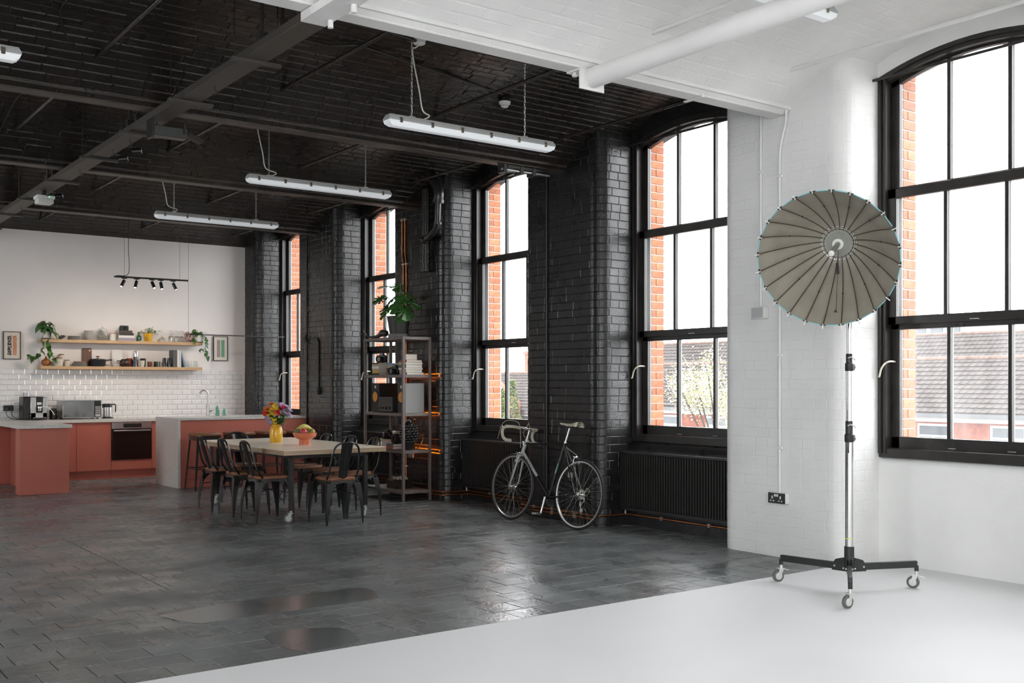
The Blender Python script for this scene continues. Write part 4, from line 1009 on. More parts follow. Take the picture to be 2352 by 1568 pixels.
# bouquet axes: a across the table seen from the white floor (+x mostly), b depth, c up
FL = [('red',.0,-.06,.275,(.1,-.9,.45)),('orange',-.10,-.02,.30,(-.5,-.6,.8)),('red',-.115,-.03,.265,(-.6,-.7,.5)),('orange',-.05,.0,.355,(-.3,-.3,1)),('yellow',-.03,-.03,.33,0),('yellow',-.055,-.05,.30,0),('yellow',-.01,-.01,.345,0),('yellow',-.075,-.06,.275,0),('yellow',-.05,-.07,.255,0),('yellow',-.095,-.05,.245,0),('yellow',-.06,-.05,.215,0),('yellow',-.035,-.06,.19,0),('yellow',-.03,-.05,.155,0),('yellow',-.02,-.065,.31,0),
      ('pink',.055,-.05,.31,(.1,-.6,.8)),('lilac',.07,.0,.345,0),('lilac',.04,.0,.35,0),('lilac',.095,-.01,.325,0),('lilac',.11,.0,.29,0),('lilac',.12,-.02,.26,0),('lilac',.135,-.01,.245,0),('lilac',.10,-.03,.27,0),('lilac',.145,.01,.305,0),('lilac',.085,-.02,.305,0),('lilac',.155,-.01,.235,0),('lilac',.06,-.04,.26,0),('lilac',.13,.02,.33,0),('lilac',.15,.0,.285,0),('lilac',-.105,-.05,.205,0),('lilac',-.085,-.06,.16,0)]
for (k_, a, b, c, nv) in FL:
    tip = Vector((a*.8-b*.59*-1*.2, b-a*.45, c+.0)); tip = Vector((a*.81+b*.2, -a*.55+b, c+.05))
    nv = Vector(nv) if nv else Vector((a*3+RND.uniform(-.3,.3), -.6+RND.uniform(-.3,.3), .7)); nv.normalize()
    part('stem', MB().tube(smooth_path([(tip.x*.08, tip.y*.08, .003), (tip.x*.22, tip.y*.22, .17), (tip.x*.8, tip.y*.8, tip.z*.8), tip], 3), .0022, 5), M_stem, bq)
    h_ = link('flower', PM[k_], bq); h_.location = tip; h_.rotation_mode = 'QUATERNION'; h_.rotation_quaternion = nv.to_track_quat('Z', 'Y')
    e_ = link('flower_eye', eye[k_], h_)
M_grn = mat('foliage_green', (.06,.13,.03), .55, var=.4, vscale=30); LG = leaf_mesh(M_grn, 1, droop=.2)
for i in range(80):
    a = RND.uniform(-.12,.12); c = RND.uniform(.185,.33); b = RND.uniform(-.05,.03); k_ = .35+.65*(c-.15)/.17
    put_leaf(bq, (a*k_*.81+b*.2, -a*k_*.55+b, c), RND.uniform(-PI, PI), RND.uniform(-.6,.6), RND.uniform(.045,.075), RND.uniform(-.6,.6), LG)
# fruit bowl
fx, fy = 4.84, 10.24
fb = single('fruit_bowl', MB().lathe([(0,0),(.06,0),(.06,.05),(.062,.056),(.085,.066),(.112,.085),(.124,.112),(.126,.127),(.121,.128),(.116,.112),(.10,.09),(.05,.075),(0,.073)], 36, (fx, fy, TZ)), mat('coral_glaze', (.62,.17,.085), .3, coat=.2), 'coral pedestal fruit bowl on the dining table', 'bowl')
def fruit(name, lab, cat, p, r, m, sq=.95, group='fruit in the coral bowl'):
    t = thing(name, lab, cat, (fx+p[0], fy+p[1], TZ+p[2]-r*sq), group=group)
    part('fruit', MB().lathe([(0,.0)]+[(r*math.sin(PI*i/12)*(1+.06*math.cos(PI*i/12)), r*sq*(1-math.cos(PI*i/12))-(.10*r if i > 10 else 0)*(i-10)/2) for i in range(1,12)]+[(0, r*sq*1.82)], 20), m, t)
    part('stalk', MB().tube([(0,0,r*sq*1.8),(.003,0,r*sq*2.0),(.008,0,r*sq*2.25)], .0018, 5), M_seat, t); return t
fruit('apple', 'red apple at the front of the coral bowl', 'apple', (-.045,-.060,.142), .040, mat('red_apple', (.52,.03,.05), .25, col2=(.58,.12,.10), vscale=25))
fruit('pear', 'green pear in the coral bowl beside the bananas', 'pear', (.05,-.06,.132), .034, mat('green_pear', (.30,.30,.06), .4, var=.2, vscale=30), 1.08)
fruit('orange', 'orange at the edge of the coral bowl', 'orange', (.080,-.005,.134), .034, mat('orange_peel', (.80,.26,.03), .45, bump=.2, bscale=200))
fruit('pear', 'green pear behind the apple in the coral bowl', 'pear', (-.082,-.008,.136), .033, mat('dark_pear', (.12,.17,.05), .4), 1.05)
bn = thing('banana_bunch', 'bunch of greenish yellow bananas across the coral bowl', 'bananas', (fx, fy, TZ+.10))
M_ban = mat('banana_skin', (.62,.56,.14), .45, var=.2, vscale=12)
for i, (dy, dz) in enumerate(((-.015,.0),(.018,.012),(.045,.0))):
    pts = [(-.085,dy,.02+dz),(-.06,dy,.06+dz),(-.015,dy,.088+dz),(.035,dy,.078+dz),(.075,dy-.01,.045+dz),(.085,dy-.012,.03+dz)]
    P = smooth_path(pts, 4); part('banana', MB().tube(P, [.006]+[.0175*min(1, .5+i_*.12) for i_ in range(1, len(P)-3)]+[.014,.009,.005], 8), M_ban, bn)
# ================================================================ shelving rack and what stands on it
RX0, RX1, RY0, RY1 = 6.222, 6.612, 10.553, 11.50
M_rack = mat('dark_bronze_steel', (.16,.13,.118), .5, var=.15, vscale=20)
rk = thing('shelving_rack', 'tall open steel shelving rack by the dark pier', 'shelving', ((RX0+RX1)/2, (RY0+RY1)/2, 0))
for x in (RX0+.015, RX1-.015):
    for y in (RY0+.015, RY1-.015): part('post', MB().bx(x-.015, x+.015, y-.015, y+.015, 0, 1.925, .002), M_rack, rk, w=True)
LEV = (.125, .595, 1.03, 1.48, 1.925)
M_shelfp = mat('shelf_panel_grey', (.20,.17,.15), .45, var=.2, vscale=8)
for i, z in enumerate(LEV):
    sh = part('shelf', MB().bx(RX0+.031, RX1-.031, RY0+.031, RY1-.031, z-.012, z), M_shelfp, rk, w=True)
    fm = MB()
    for x in (RX0, RX1-.03): fm.bx(x, x+.03, RY0+.0305, RY1-.0305, z-.035, z-.001, .002)
    for y in (RY0, RY1-.03): fm.bx(RX0+.0305, RX1-.0305, y, y+.03, z-.035, z-.001, .002)
    part('rail', fm, M_rack, sh, w=True)
M_led = mat('amber_led', (.9,.25,.02), .4, emit=(1.0,.20,.012), estr=90.0)
for z in (1.455, 1.005, .57):
    st = thing('led_strip', 'amber glowing strip light behind the rack shelf at %s' % {1.455:'the book level',1.005:'the loudspeaker level',.57:'the black vase level'}[z], 'strip light', (6.64, 10.9, z), group='amber strip lights')
    part('strip', MB().bx(6.628, 6.646, 10.43, 11.30, z, z+.022), M_plasticb, st, w=True); part('emitter', MB().bx(6.6462, 6.6475, 10.46, 11.30, z+.004, z+.018), M_led, st, w=True)
# top: monstera and horned skull
mn = thing('monstera_plant', 'monstera in a dark pot on top of the shelving rack', 'plant', (6.385, 10.93, 1.925))
part('saucer', MB().lathe([(0,0),(.125,0),(.13,.04),(.12,.045),(0,.02)], 28), mat('grey_saucer', (.16,.155,.15), .4), mn); part('pot', MB().lathe([(0,.021),(.105,.021),(.142,.255),(.136,.257),(.13,.23),(0,.23)], 30), mat('charcoal_pot', (.035,.032,.03), .5), mn); part('soil', MB().lathe([(0,.231),(.13,.231)], 20), M_soil, mn)
M_mon = mat('monstera_leaf', (.055,.16,.035), .28, var=.35, vscale=9)
def monstera_leaf():
    mb = MB(); out = [(0,0)]; n = 44; prof = []
    for i in range(n+1):
        t = -PI+2*PI*i/n; a = abs(t)/PI                    # 0 at the tip, 1 at the stalk notch
        r = .55+.40*math.cos(t*.5)**.6 if abs(t) < PI*.98 else .28
        notch = 1.0
        for q in (.22, .40, .57):
            if abs(a-q) < .028: notch = .45
        r *= notch*(1-.18*(1-a)*0); prof.append((.42+r*math.cos(t)*.62, r*math.sin(t)*.62))
    vs = [(.36, 0, -.02)]+[(x, y, -.30*(x-.3)**2*1.2+.16*abs(y)-.35*y*y) for x, y in prof]
    mb.add(vs, [(0, i, i+1) for i in range(1, n+1)]); return mesh_of('leaf', mb, M_mon, 0)
ML = monstera_leaf()
HL = Matrix.Rotation(0,4,'Z')
for (dx, dy, z, az, pit, s, roll) in ((-.10,.16,.50,2.4,.35,.19,.3),(-.02,.10,.62,2.2,-.05,.2,0),(.02,-.02,.64,1.4,.3,.18,.2),(.06,-.10,.46,-1.0,.5,.22,.2),(.0,-.12,.38,-1.7,.95,.21,0),(-.08,-.04,.42,-2.4,.7,.2,.3),(-.10,.10,.36,2.8,.8,.18,-.2),(.10,-.14,.36,-.9,.9,.19,-.3),(.03,.0,.52,-2.0,.6,.2,.3),(.1,.02,.56,-.3,.4,.19,0),(-.06,-.09,.31,-2.0,1.0,.16,.2),(-.02,.17,.4,1.9,.6,.18,0),(.09,-.05,.42,-.4,.8,.18,.2),(-.05,.03,.47,3.0,.6,.17,.4)):
    base = (RND.uniform(-.04,.04), RND.uniform(-.04,.04), .23)
    part('stem', MB().tube(smooth_path([base, (dx*.35, dy*.45, .23+(z-.23)*.65), (dx*.7, dy, z)], 5), .0055, 6), M_stem, mn)
    put_leaf(mn, (dx*.7, dy, z), az, pit, s, roll, ML)
hs = thing('horned_skull', 'dark carved animal skull with long curved horn on top of the rack', 'skull', (6.33, 11.28, 1.925))
M_horn = mat('dark_horn', (.045,.035,.03), .4, var=.3, vscale=20)
part('skull', MB().tube(smooth_path([(-.02,-.20,.05),(-.02,-.14,.062),(-.01,-.05,.058),(0,.05,.03),(0,.12,.022)], 4), [.022,.034,.04,.041,.04,.042,.044,.042,.038,.033,.029,.026,.024,.022,.02,.018,.014][:17], 12), M_horn, hs)
part('horn', MB().tube(smooth_path([(0,.08,.03),(-.01,.20,.022),(-.03,.29,.05),(-.05,.35,.12)], 5), [.02-.018*i/15 for i in range(16)], 8), M_horn, hs)
part('horn', MB().tube(smooth_path([(-.02,-.16,.07),(-.02,-.165,.10),(-.02,-.16,.125)], 4), [.012-.01*i/8 for i in range(9)], 8), M_horn, hs)
# book level (1.48)
Z3 = 1.48
def stack(x, y, z, items, grp, where, rz=0.0):
    for i, (l, w_, h, m, lab) in enumerate(items):
        book(x+RND.uniform(-.006,.006), y+RND.uniform(-.006,.006), z, l, w_, h, m, lab, rz=rz-PI/2+RND.uniform(-.03,.03), group=grp); z += h+.0004
    return z
B = M_bk
z_ = stack(6.42, 10.70, Z3, [(.17,.23,.026,B[0],'grey book at the bottom of the rack end stack'),(.16,.22,.032,B[7],'tan book second from the bottom of the rack end stack'),(.175,.23,.022,B[1],'white book in the middle of the rack end stack'),(.17,.225,.036,B[5],'grey book fourth in the rack end stack'),(.165,.235,.030,B[7],'tan book fifth in the rack end stack'),(.16,.215,.024,B[6],'red brown book on top of the rack end stack')], 'books in the rack end stack', '')
book(6.40, 10.70, z_, .09, .15, .07, B[6], 'thick little red book lying on the rack end stack', rz=PI/2, group='books in the rack end stack')
ac = thing('alarm_clock', 'small round black clock standing on the little red book', 'clock', (6.40, 10.70, z_+.0702)); part('case', MB().lathe([(0,-.012),(.03,-.012),(.03,.012),(0,.012)], 20, (0,0,.034), Matrix.Rotation(PI/2,4,'Y')), M_plasticb, ac); part('foot', MB().bx(-.012,.012,-.02,.02,0,.01), M_plasticb, ac)
z_ = stack(6.42, 11.02, Z3, [(.15,.22,.034,B[5],'dark book at the bottom of the middle rack stack'),(.15,.22,.05,B[3],'thick brown book in the middle rack stack'),(.15,.2,.025,B[7],'tan book in the middle rack stack'),(.15,.21,.032,B[4],'blue grey book on top of the middle rack stack')], 'books in the middle rack stack', '')
z_ = stack(6.40, 11.33, Z3, [(.16,.22,.022,B[2],'black book at the bottom of the far rack stack'),(.15,.22,.03,B[8],'yellowish book second in the far rack stack'),(.15,.21,.024,B[7],'tan book third in the far rack stack'),(.16,.22,.028,B[1],'cream book fourth in the far rack stack'),(.15,.21,.028,B[7],'tan book fifth in the far rack stack'),(.15,.21,.015,B[2],'thin black book on top of the far rack stack')], 'books in the far rack stack', '')
def slr(x, y, z, rz, lab, old=False):
    t = thing('camera', lab, 'camera', (x, y, z), rz, group='cameras on the rack')
    part('body', MB().box((0,0,.045), (.055,.13,.09), .008), M_plasticb, t); part('prism', MB().ext([(-.02,-.03,.09),(.025,-.03,.09),(.025,.03,.09),(-.02,.03,.09)], (0,0,.012)).ext([(-.015,-.02,.102),(.02,-.02,.102),(.02,.02,.102),(-.015,.02,.102)], (0,0,.016)), M_plasticb, t)
    part('lens', MB().lathe([(.032,0),(.032,.03),(.036,.034),(.036,.06),(.03,.062),(.026,.05),(0,.05)], 20, (-.028,0,.043), Matrix.Rotation(-PI/2,4,'Y')), M_plasticb, t); return t
slr(6.36, 11.29, z_+.0005, .5, 'black camera with strap on the far stack of books')
slr(6.30, 10.87, Z3+.0005, .35, 'small black camera between the book stacks')
# loudspeaker level (1.03)
Z2 = 1.03
M_spk = mat('black_ash', (.018,.016,.015), .5); M_cone = mat('kevlar_cone', (.62,.25,.03), .5)
for (y, w_, lab, m) in ((10.70,.17,'loudspeaker with amber cone at the near end of the rack, grey side panel showing',None), (11.32,.19,'loudspeaker with amber cone at the far end of the rack',None)):
    t = thing('loudspeaker', lab, 'loudspeaker', (6.42, y, Z2), group='bookshelf loudspeakers')
    part('cabinet', MB().bx(-.13,.13,-w_/2,w_/2,0,.35,.003), M_spk if y > 11 else mat('grey_vinyl', (.26,.255,.25), .55, bump=.1, bscale=200), t)
    part('baffle', MB().bx(-.134,-.1302,-w_/2+.002,w_/2-.002,.002,.348), M_spk, t)
    RX = Matrix.Rotation(-PI/2,4,'Y')
    wf = part('woofer', MB().lathe([(.075,.0),(.075,.006),(.062,.007),(.058,.003)], 28, (-.1342,0,.185), RX, cap=False), M_plasticb, t); part('cone', MB().lathe([(.060,.005),(.02,.0015),(.016,.006),(0,.016)], 28, (-.1342,0,.185), RX), M_cone, wf)
    part('tweeter', MB().lathe([(.02,0),(.02,.003),(.012,.004),(.008,.008),(0,.009)], 20, (-.1342,0,.305), RX), M_zinc, t); part('port', MB().lathe([(.024,0),(.024,.002),(.018,.002),(.018,.0005),(0,.0005)], 20, (-.1342,0,.06), RX), M_plasticb, t)
am = thing('hifi_amplifier', 'dark hifi amplifier with knobs between the loudspeakers', 'amplifier', (6.40, 11.02, Z2)); part('case', MB().bx(-.14,.12,-.17,.17,.012,.10,.003), M_spk, am); fp = part('fascia', MB().bx(-.146,-.1402,-.17,.17,.012,.10), mat('dark_grey_metal', (.07,.065,.06), .4, metal=.5), am)
for y in (-.10,-.02,.04,.08,.12): part('knob', MB().cyl((-.146,y,.055), (-.162,y,.055), .02 if y < 0 else .01, n=14), M_steelb, fp)
for x in (-.1,.1):
    for y in (-.14,.14): part('foot', MB().cyl((x,y,0), (x,y,.0125), .012, n=10), M_plasticb, am)
tn = thing('hifi_tuner', 'dark hifi tuner standing on the amplifier', 'tuner', (6.40, 11.02, Z2+.1003)); part('case', MB().bx(-.14,.12,-.165,.165,0,.085,.003), M_spk, tn); part('fascia', MB().bx(-.145,-.1402,-.165,.165,0,.085), mat('tuner_metal', (.06,.056,.052), .4, metal=.5), tn); part('dial', MB().bx(-.1465,-.1451,-.12,.12,.045,.07), M_plasticb, tn)
# vase level (.595)
Z1 = .595
bv = MB(); vcx, vcy = 6.37, 10.66
bv.lathe([(0,0),(.045,0),(.05,.02),(.065,.07),(.095,.15),(.10,.22),(.08,.28),(.045,.315),(.03,.345),(.035,.37),(.028,.37),(.02,.35),(0,.35)], 26, (vcx, vcy, Z1))
for r_ in range(7):
    zz = .10+.03*r_; rr = .062+.04*math.sin(PI*(r_+.8)/8)
    for q in range(14):
        a = 2*PI*(q+.5*(r_ % 2))/14; bv.ell((vcx+rr*math.cos(a), vcy+rr*math.sin(a), Z1+zz), (.021,.021,.019), 8, 6)
single('grape_vase', bv, mat('black_glaze', (.016,.015,.015), .22, coat=.4), 'black glazed vase covered in grape-like knobs on the rack', 'vase')
gr = MB(); gr.tube([(6.515+.012*math.sin(a)*.3, 10.68+.085*math.cos(a)*.75-.06*math.sin(a)*.2, Z1+.088+.085*math.sin(a)) for a in [2*PI*i/40 for i in range(40)]], .0085, 8, closed=True)
gr.v = [(p[0]+(p[2]-Z1-.088)*.45, p[1], p[2]) for p in gr.v]
single('brass_ring', gr, mat('aged_brass', (.45,.25,.08), .35, metal=.9), 'leaning aged brass ring beside the black vase', 'ring')
z_ = stack(6.42, 11.30, Z1, [(.2,.26,.03,B[7],'tan book at the bottom of the low rack stack'),(.2,.25,.03,B[1],'cream book second in the low rack stack'),(.19,.25,.03,B[7],'tan book third in the low rack stack'),(.2,.25,.012,B[8],'yellow covered book on top of the low rack stack')], 'books in the low rack stack', '')
slr(6.40, 11.22, z_+.0005, .2, 'black camera on the yellow covered book')
z_ = stack(6.40, 10.98, Z1, [(.17,.23,.03,B[6],'red book at the bottom of the short low stack'),(.16,.22,.028,B[5],'grey book on top of the short low stack')], 'books in the short low stack', '')
tl = thing('twin_lens_camera', 'boxy black twin lens camera on the short stack of books', 'camera', (6.38, 10.98, z_+.0005)); part('body', MB().bx(-.04,.04,-.035,.035,0,.12,.005), M_plasticb, tl); part('hood', MB().bx(-.035,.035,-.03,.03,.1202,.15), M_zinc, tl)
for q in (.04,.085): part('lens', MB().cyl((-.0402,0,q), (-.062,0,q), .02, n=16), M_plasticb, tl)
# bottom level
pb_ = thing('paper_bundle', 'crumpled paper on a dark box at the bottom of the rack', 'box', (6.43, 10.98, .125)); part('box', MB().bx(-.10,.10,-.14,.14,0,.09,.003), M_steelb, pb_)
cr = MB(); cr.grid(lambda u, v: ((u-.5)*.14, (v-.5)*.16, .093+.045*abs(math.sin(9*u+5*v)*math.cos(7*v-3*u))), 10, 10); cr.lathe([(0,.0905),(.06,.0905)], 12); part('paper', cr, mat('old_paper', (.55,.50,.42), .8), pb_, sharp=0)
# ================================================================ road bicycle leaning by the dark pier (local x forward, z up, rear contact point at origin)
M_btyre = mat('black_tyre', (.016,.016,.016), .55); M_rim = mat('worn_alloy_rim', (.50,.49,.47), .3, metal=1); M_spoke = mat('spoke_steel', (.62,.60,.55), .3, metal=1)
M_bframe = mat('frame_black_enamel', (.010,.010,.011), .22, coat=.4); M_bgrey = mat('frame_grey_enamel', (.42,.44,.43), .3, coat=.3); M_tape = mat('cream_bar_tape', (.56,.51,.40), .6); M_saddle = mat('cream_saddle', (.60,.55,.44), .45)
bk = thing('bicycle', 'black and grey vintage road bicycle with cream saddle leaning by the pier', 'bicycle', (6.352, 7.588, 0), rot=(R_(7.5), 0, R_(90)+R_(3.2)))
WR = .335
def wheel(x, name):
    def ring(r0, prof, n=56):
        mb = MB(); vs = []; m = len(prof)
        for i in range(n):
            a = 2*PI*i/n
            for (dr, dy) in prof: vs.append((x+(r0+dr)*math.cos(a), dy, WR+(r0+dr)*math.sin(a)))
        mb.add(vs, [(i*m+j, i*m+(j+1) % m, ((i+1) % n)*m+(j+1) % m, ((i+1) % n)*m+j) for i in range(n) for j in range(m)]); return mb
    ty = part('wheel', ring(WR-.012, [(.012*math.cos(a), .012*math.sin(a)) for a in [2*PI*i/8 for i in range(8)]]), M_btyre, bk, name)
    part('rim', ring(WR-.030, [(.008,-.010),(.008,.010),(-.006,.009),(-.008,0),(-.006,-.009)]), M_rim, ty)
    hb = MB(); hb.tube([(x,-.05,WR),(x,-.032,WR),(x,-.030,WR),(x,-.02,WR),(x,.02,WR),(x,.030,WR),(x,.032,WR),(x,.05,WR)], [.006,.006,.02,.011,.011,.02,.006,.006], 14); part('hub', hb, M_chrome, ty)
    for i in range(36):
        s = 1 if i % 2 else -1; a = 2*PI*i/36; b = a+(.9 if (i//2) % 2 else -.9)
        part('spoke', MB().cyl((x+.019*math.cos(b), s*.03, WR+.019*math.sin(b)), (x+(WR-.036)*math.cos(a), s*.003, WR+(WR-.036)*math.sin(a)), .0011, n=5, cap=False), M_spoke, ty)
wheel(0, 'rear wheel'); wheel(.985, 'front wheel')
BBp = Vector((.42,0,.275)); SCp = Vector((.265,0,.79)); HT = Vector((.845,0,.80)); HB = Vector((.885,0,.675)); RH = Vector((0,0,WR)); FH = Vector((.985,0,WR))
fr = part('frame', MB().cyl(BBp, SCp+Vector((-.009,0,.03)), .0143, n=14).cyl(SCp, HT+Vector((.005,0,-.02)), .0128, n=14).cyl((BBp.x,-.034,BBp.z), (BBp.x,.034,BBp.z), .02, n=16), M_bframe, bk)
dt0 = HB+Vector((-.008,0,.02)); mid = dt0.lerp(BBp, .56)
part('down_tube', MB().cyl(mid, BBp, .0145, n=14), M_bframe, fr); dg = part('down_tube', MB().cyl(dt0, mid, .0145, n=14), M_bgrey, fr, 'grey upper half of the down tube')
part('head_tube', MB().cyl(HB, HT, .0175, n=16).cyl(HT, HT.lerp(SCp,.06), .0135, n=12), M_bgrey, fr)
st = MB()
for s in (-1, 1):
    st.tube([SCp+Vector((-.005,s*.012,-.01)), Vector((.02,s*.055,WR+.02)), RH+Vector((0,s*.06,0))], [.0075,.0065,.006], 10)
    st.tube([BBp+Vector((-.03,s*.02,0)), Vector((.2,s*.038,.295)), RH+Vector((0,s*.06,0))], [.009,.009,.006], 10)
part('stays', st, M_bframe, fr)
fk = MB(); cr = HB+Vector((.007,0,-.022)); fk.box(cr, (.04,.075,.02), .006, Matrix.Rotation(R_(17),4,'Y'))
for s in (-1, 1): fk.tube(smooth_path([cr+Vector((0,s*.032,0)), cr+Vector((.035,s*.042,-.14)), cr+Vector((.058,s*.048,-.24)), FH+Vector((0,s*.052,0))], 5), [.0125-.006*i/15 for i in range(16)], 10)
part('fork', fk, M_bgrey, bk)
sm = MB(); S0 = HT+Vector((-.008,0,.005)); S1 = S0+Vector((-.035,0,.115)); sm.cyl(S0, S1, .0111, n=12); BC = S1+Vector((.085,0,.008)); sm.tube([S1+Vector((-.004,0,-.004)), BC], .0125, 12); sm.cyl(S0+Vector((0,0,-.008)), S0+Vector((-.004,0,.012)), .02, n=14); part('stem', sm, M_chrome, bk)
hb = MB()
half = lambda s: [BC, BC+Vector((0,s*.06,0)), BC+Vector((.0,s*.15,.004)), BC+Vector((.03,s*.19,.0)), BC+Vector((.085,s*.20,-.012)), BC+Vector((.105,s*.20,-.05)), BC+Vector((.09,s*.20,-.10)), BC+Vector((.045,s*.20,-.132)), BC+Vector((-.035,s*.20,-.138))]
hbm = MB().cyl(BC+Vector((0,-.06,0)), BC+Vector((0,.06,0)), .0127, n=12); hbr = part('handlebar', hbm, M_chrome, bk)
for s in (-1, 1):
    P = smooth_path(half(s)[1:], 5); part('bar_tape', MB().tube(P, .0155, 10), M_tape, hbr)
    part('bar_plug', MB().cyl(P[-1], P[-1]+Vector((-.006,0,0)), .013, n=10), M_zinc, hbr)
    q = BC+Vector((.10,s*.20,-.022)); lv = MB(); lv.tube([q+Vector((-.005,0,.0)), q+Vector((.025,0,.012)), q+Vector((.038,0,.018))], [.016,.015,.010], 10); part('brake_hood', lv, M_chrome, hbr)
    part('brake_lever', MB().tube(smooth_path([q+Vector((.034,0,.012)), q+Vector((.05,0,-.03)), q+Vector((.058,0,-.075)), q+Vector((.064,0,-.105))], 4), [.006]*10+[.005,.004,.004], 8), M_chrome, hbr)
    e = cr+Vector((.03,0,.08)) if s > 0 else HT+Vector((-.05,0,.0))
    part('brake_cable', MB().tube(smooth_path([q+Vector((.036,0,.022)), q+Vector((.02,-s*.05,.085)), BC+Vector((.03,s*.07,.055)), BC+Vector((.035,s*.02,-.05)), e], 7), .0027, 6), M_tape, hbr)
# brakes, reflector
for (p, s) in ((cr+Vector((.028,0,.012)), 1), (Vector((.085,0,.672)), -1)):
    b_ = MB(); b_.tube(smooth_path([p+Vector((0,-.038,-.05)), p+Vector((0,-.036,-.01)), p+Vector((0,0,.015)), p+Vector((0,.036,-.01)), p+Vector((0,.038,-.05))], 5), .0075, 8); b_.tube([p, p+Vector((0,.05,.02))], .0045, 6); b_.cyl(p+Vector((-.02*s,0,.0)), p+Vector((.02*s,0,0)), .006, n=8)
    for q in (-1, 1): b_.box(p+Vector((0,q*.02,-.052)), (.045,.010,.010), .002)
    part('brake_caliper', b_, M_chrome, bk)
part('reflector', MB().box(cr+Vector((.055,0,-.055)), (.01,.062,.026), .004), mat('clear_reflector', (.75,.75,.74), .25), bk)
part('shift_lever', MB().cyl(dt0+Vector((-.02,.022,.06)), dt0+Vector((-.02,.03,.10)), .008, n=8), M_chrome, bk)
part('cable_end', MB().cyl(SCp+Vector((-.02,0,-.02)), Vector((.085,0,.70)), .0022, n=6), M_tape, bk)
# saddle
sp0 = SCp+Vector((-.009,0,.03)); sp1 = sp0+Vector((-.042,0,.14)); part('seat_post', MB().cyl(sp0, sp1, .0125, n=12).cyl(sp0+Vector((.002,0,-.012)), sp0, .018, n=12), M_chrome, bk)
sd = MB()
def sad(u, v):
    t = u; w_ = .016+.006*t+.052*max(0,(t-.42)/.58)**1.25
    if t > .9: w_ *= math.sqrt(max(0, 1-((t-.9)/.1)**2*.45))
    a = PI*(v-.5)*1.1; x = .14-.275*t; drop = .010+.032*t**1.6
    return (sp1.x-.005+x, w_*math.sin(a), sp1.z+.046-.008*math.sin(PI*min(1, t/.8))+.014*max(0, t-.55)/.45-drop*(1-math.cos(a)))
sd.grid(sad, 22, 12); sd.grid(lambda u, v: (lambda p: (p[0], p[1]*.9, p[2]-.006))(sad(u, 1-v)), 22, 12)
sdl = part('saddle', sd, M_saddle, bk, 'cream saddle', sharp=60)
rl = MB()
for s in (-1, 1): rl.tube(smooth_path([(sp1.x+.11,s*.006,sp1.z+.03),(sp1.x+.03,s*.022,sp1.z+.008),(sp1.x-.05,s*.022,sp1.z+.006),(sp1.x-.11,s*.03,sp1.z+.028)], 4), .0035, 6)
rl.box((sp1.x,0,sp1.z+.004), (.03,.05,.02), .004); part('saddle_rail', rl, M_steelb, sdl)
# drive train: cranks, pedals, chainring, derailleur
rx = Matrix.Rotation(PI/2, 4, 'X')
part('chainring', MB().lathe([(.082,-.0015),(.098,-.0015),(.098,.0015),(.082,.0015),(.082,-.0015)], 40, BBp+Vector((0,-.045,0)), rx), M_steelb, bk)
def crank(s, ang, name):
    e = BBp+Vector((.17*math.cos(ang), s*.066, .17*math.sin(ang))); b0 = BBp+Vector((0,s*.05,0))
    c_ = part('crank', MB().tube([b0, b0.lerp(e,.1), b0.lerp(e,.9), e], [.014,.0125,.010,.011], 10), M_chrome, bk); pd = MB()
    pd.box(e+Vector((0,s*.055,0)), (.062,.075,.022), .003); pd.cyl(e, e+Vector((0,s*.03,0)), .006, n=8); p_ = part('pedal', pd, M_steel, c_)
    part('toe_clip', MB().tube(smooth_path([e+Vector((.03,s*.035,-.005)), e+Vector((.09,s*.045,-.03)), e+Vector((.085,s*.06,-.07)), e+Vector((.02,s*.06,-.065))], 5), .005, 6, flat=.5), M_plasticb, p_)
crank(1, R_(-82), 'left'); crank(-1, R_(98-85+155), 'right')
dr = MB(); dr.tube(smooth_path([(0,-.055,WR-.01),(-.01,-.06,WR-.06),(.03,-.058,WR-.09)], 4), .008, 8); 
for p in ((.03,-.058,WR-.09),(.012,-.058,WR-.15)): dr.lathe([(0,-.004),(.02,-.004),(.02,.004),(0,.004)], 14, p, rx)
dr.tube([(.03,-.052,WR-.09),(.012,-.052,WR-.15)], .006, 6); part('derailleur', dr, M_steel, bk); part('derailleur_cable', MB().tube(smooth_path([(.06,-.05,.31),(-.02,-.07,.33),(-.06,-.07,.37),(-.03,-.06,.40),(-.005,-.055,WR)], 6), .002, 6), M_tape, bk)
sk = MB()
for i, r in enumerate((.03,.034,.038,.042,.046)): sk.lathe([(.015,-.001),(r,-.001),(r,.001),(.015,.001)], 24, (0,-.047+.004*i,WR), rx)
part('sprockets', sk, M_steel, bk)
ch = MB(); ch.tube([(0,-.045,WR+.042),(BBp.x,-.045,BBp.z+.097)], .0035, 6); ch.tube([(.012,-.058,WR-.168),(BBp.x,-.045,BBp.z-.097)], .0035, 6); part('chain', ch, M_steelb, bk)
def text_obj(body, size, m, name='lettering', ext=.0006, shear=0.0, align='CENTER'):
    cu = bpy.data.curves.new(name, 'FONT'); cu.body = body; cu.size = size; cu.extrude = ext; cu.align_x = align; cu.align_y = 'CENTER'; cu.shear = shear; cu.resolution_u = 2
    o = bpy.data.objects.new(name+'_c', cu); COL.objects.link(o); bpy.context.view_layer.update()
    me = bpy.data.meshes.new_from_object(o.evaluated_get(bpy.context.evaluated_depsgraph_get())); bpy.data.objects.remove(o); bpy.data.curves.remove(cu)
    me.materials.clear(); me.materials.append(m); me.name = name; return me
lt = link('lettering', text_obj('FALCELLE', .030, M_bframe, shear=.15), fr)
d = (mid-dt0).normalized(); c0 = dt0.lerp(mid, .5)+Vector((0,.0155,0)); up = Vector((0,1,0)); xa = d; ya = up.cross(xa)
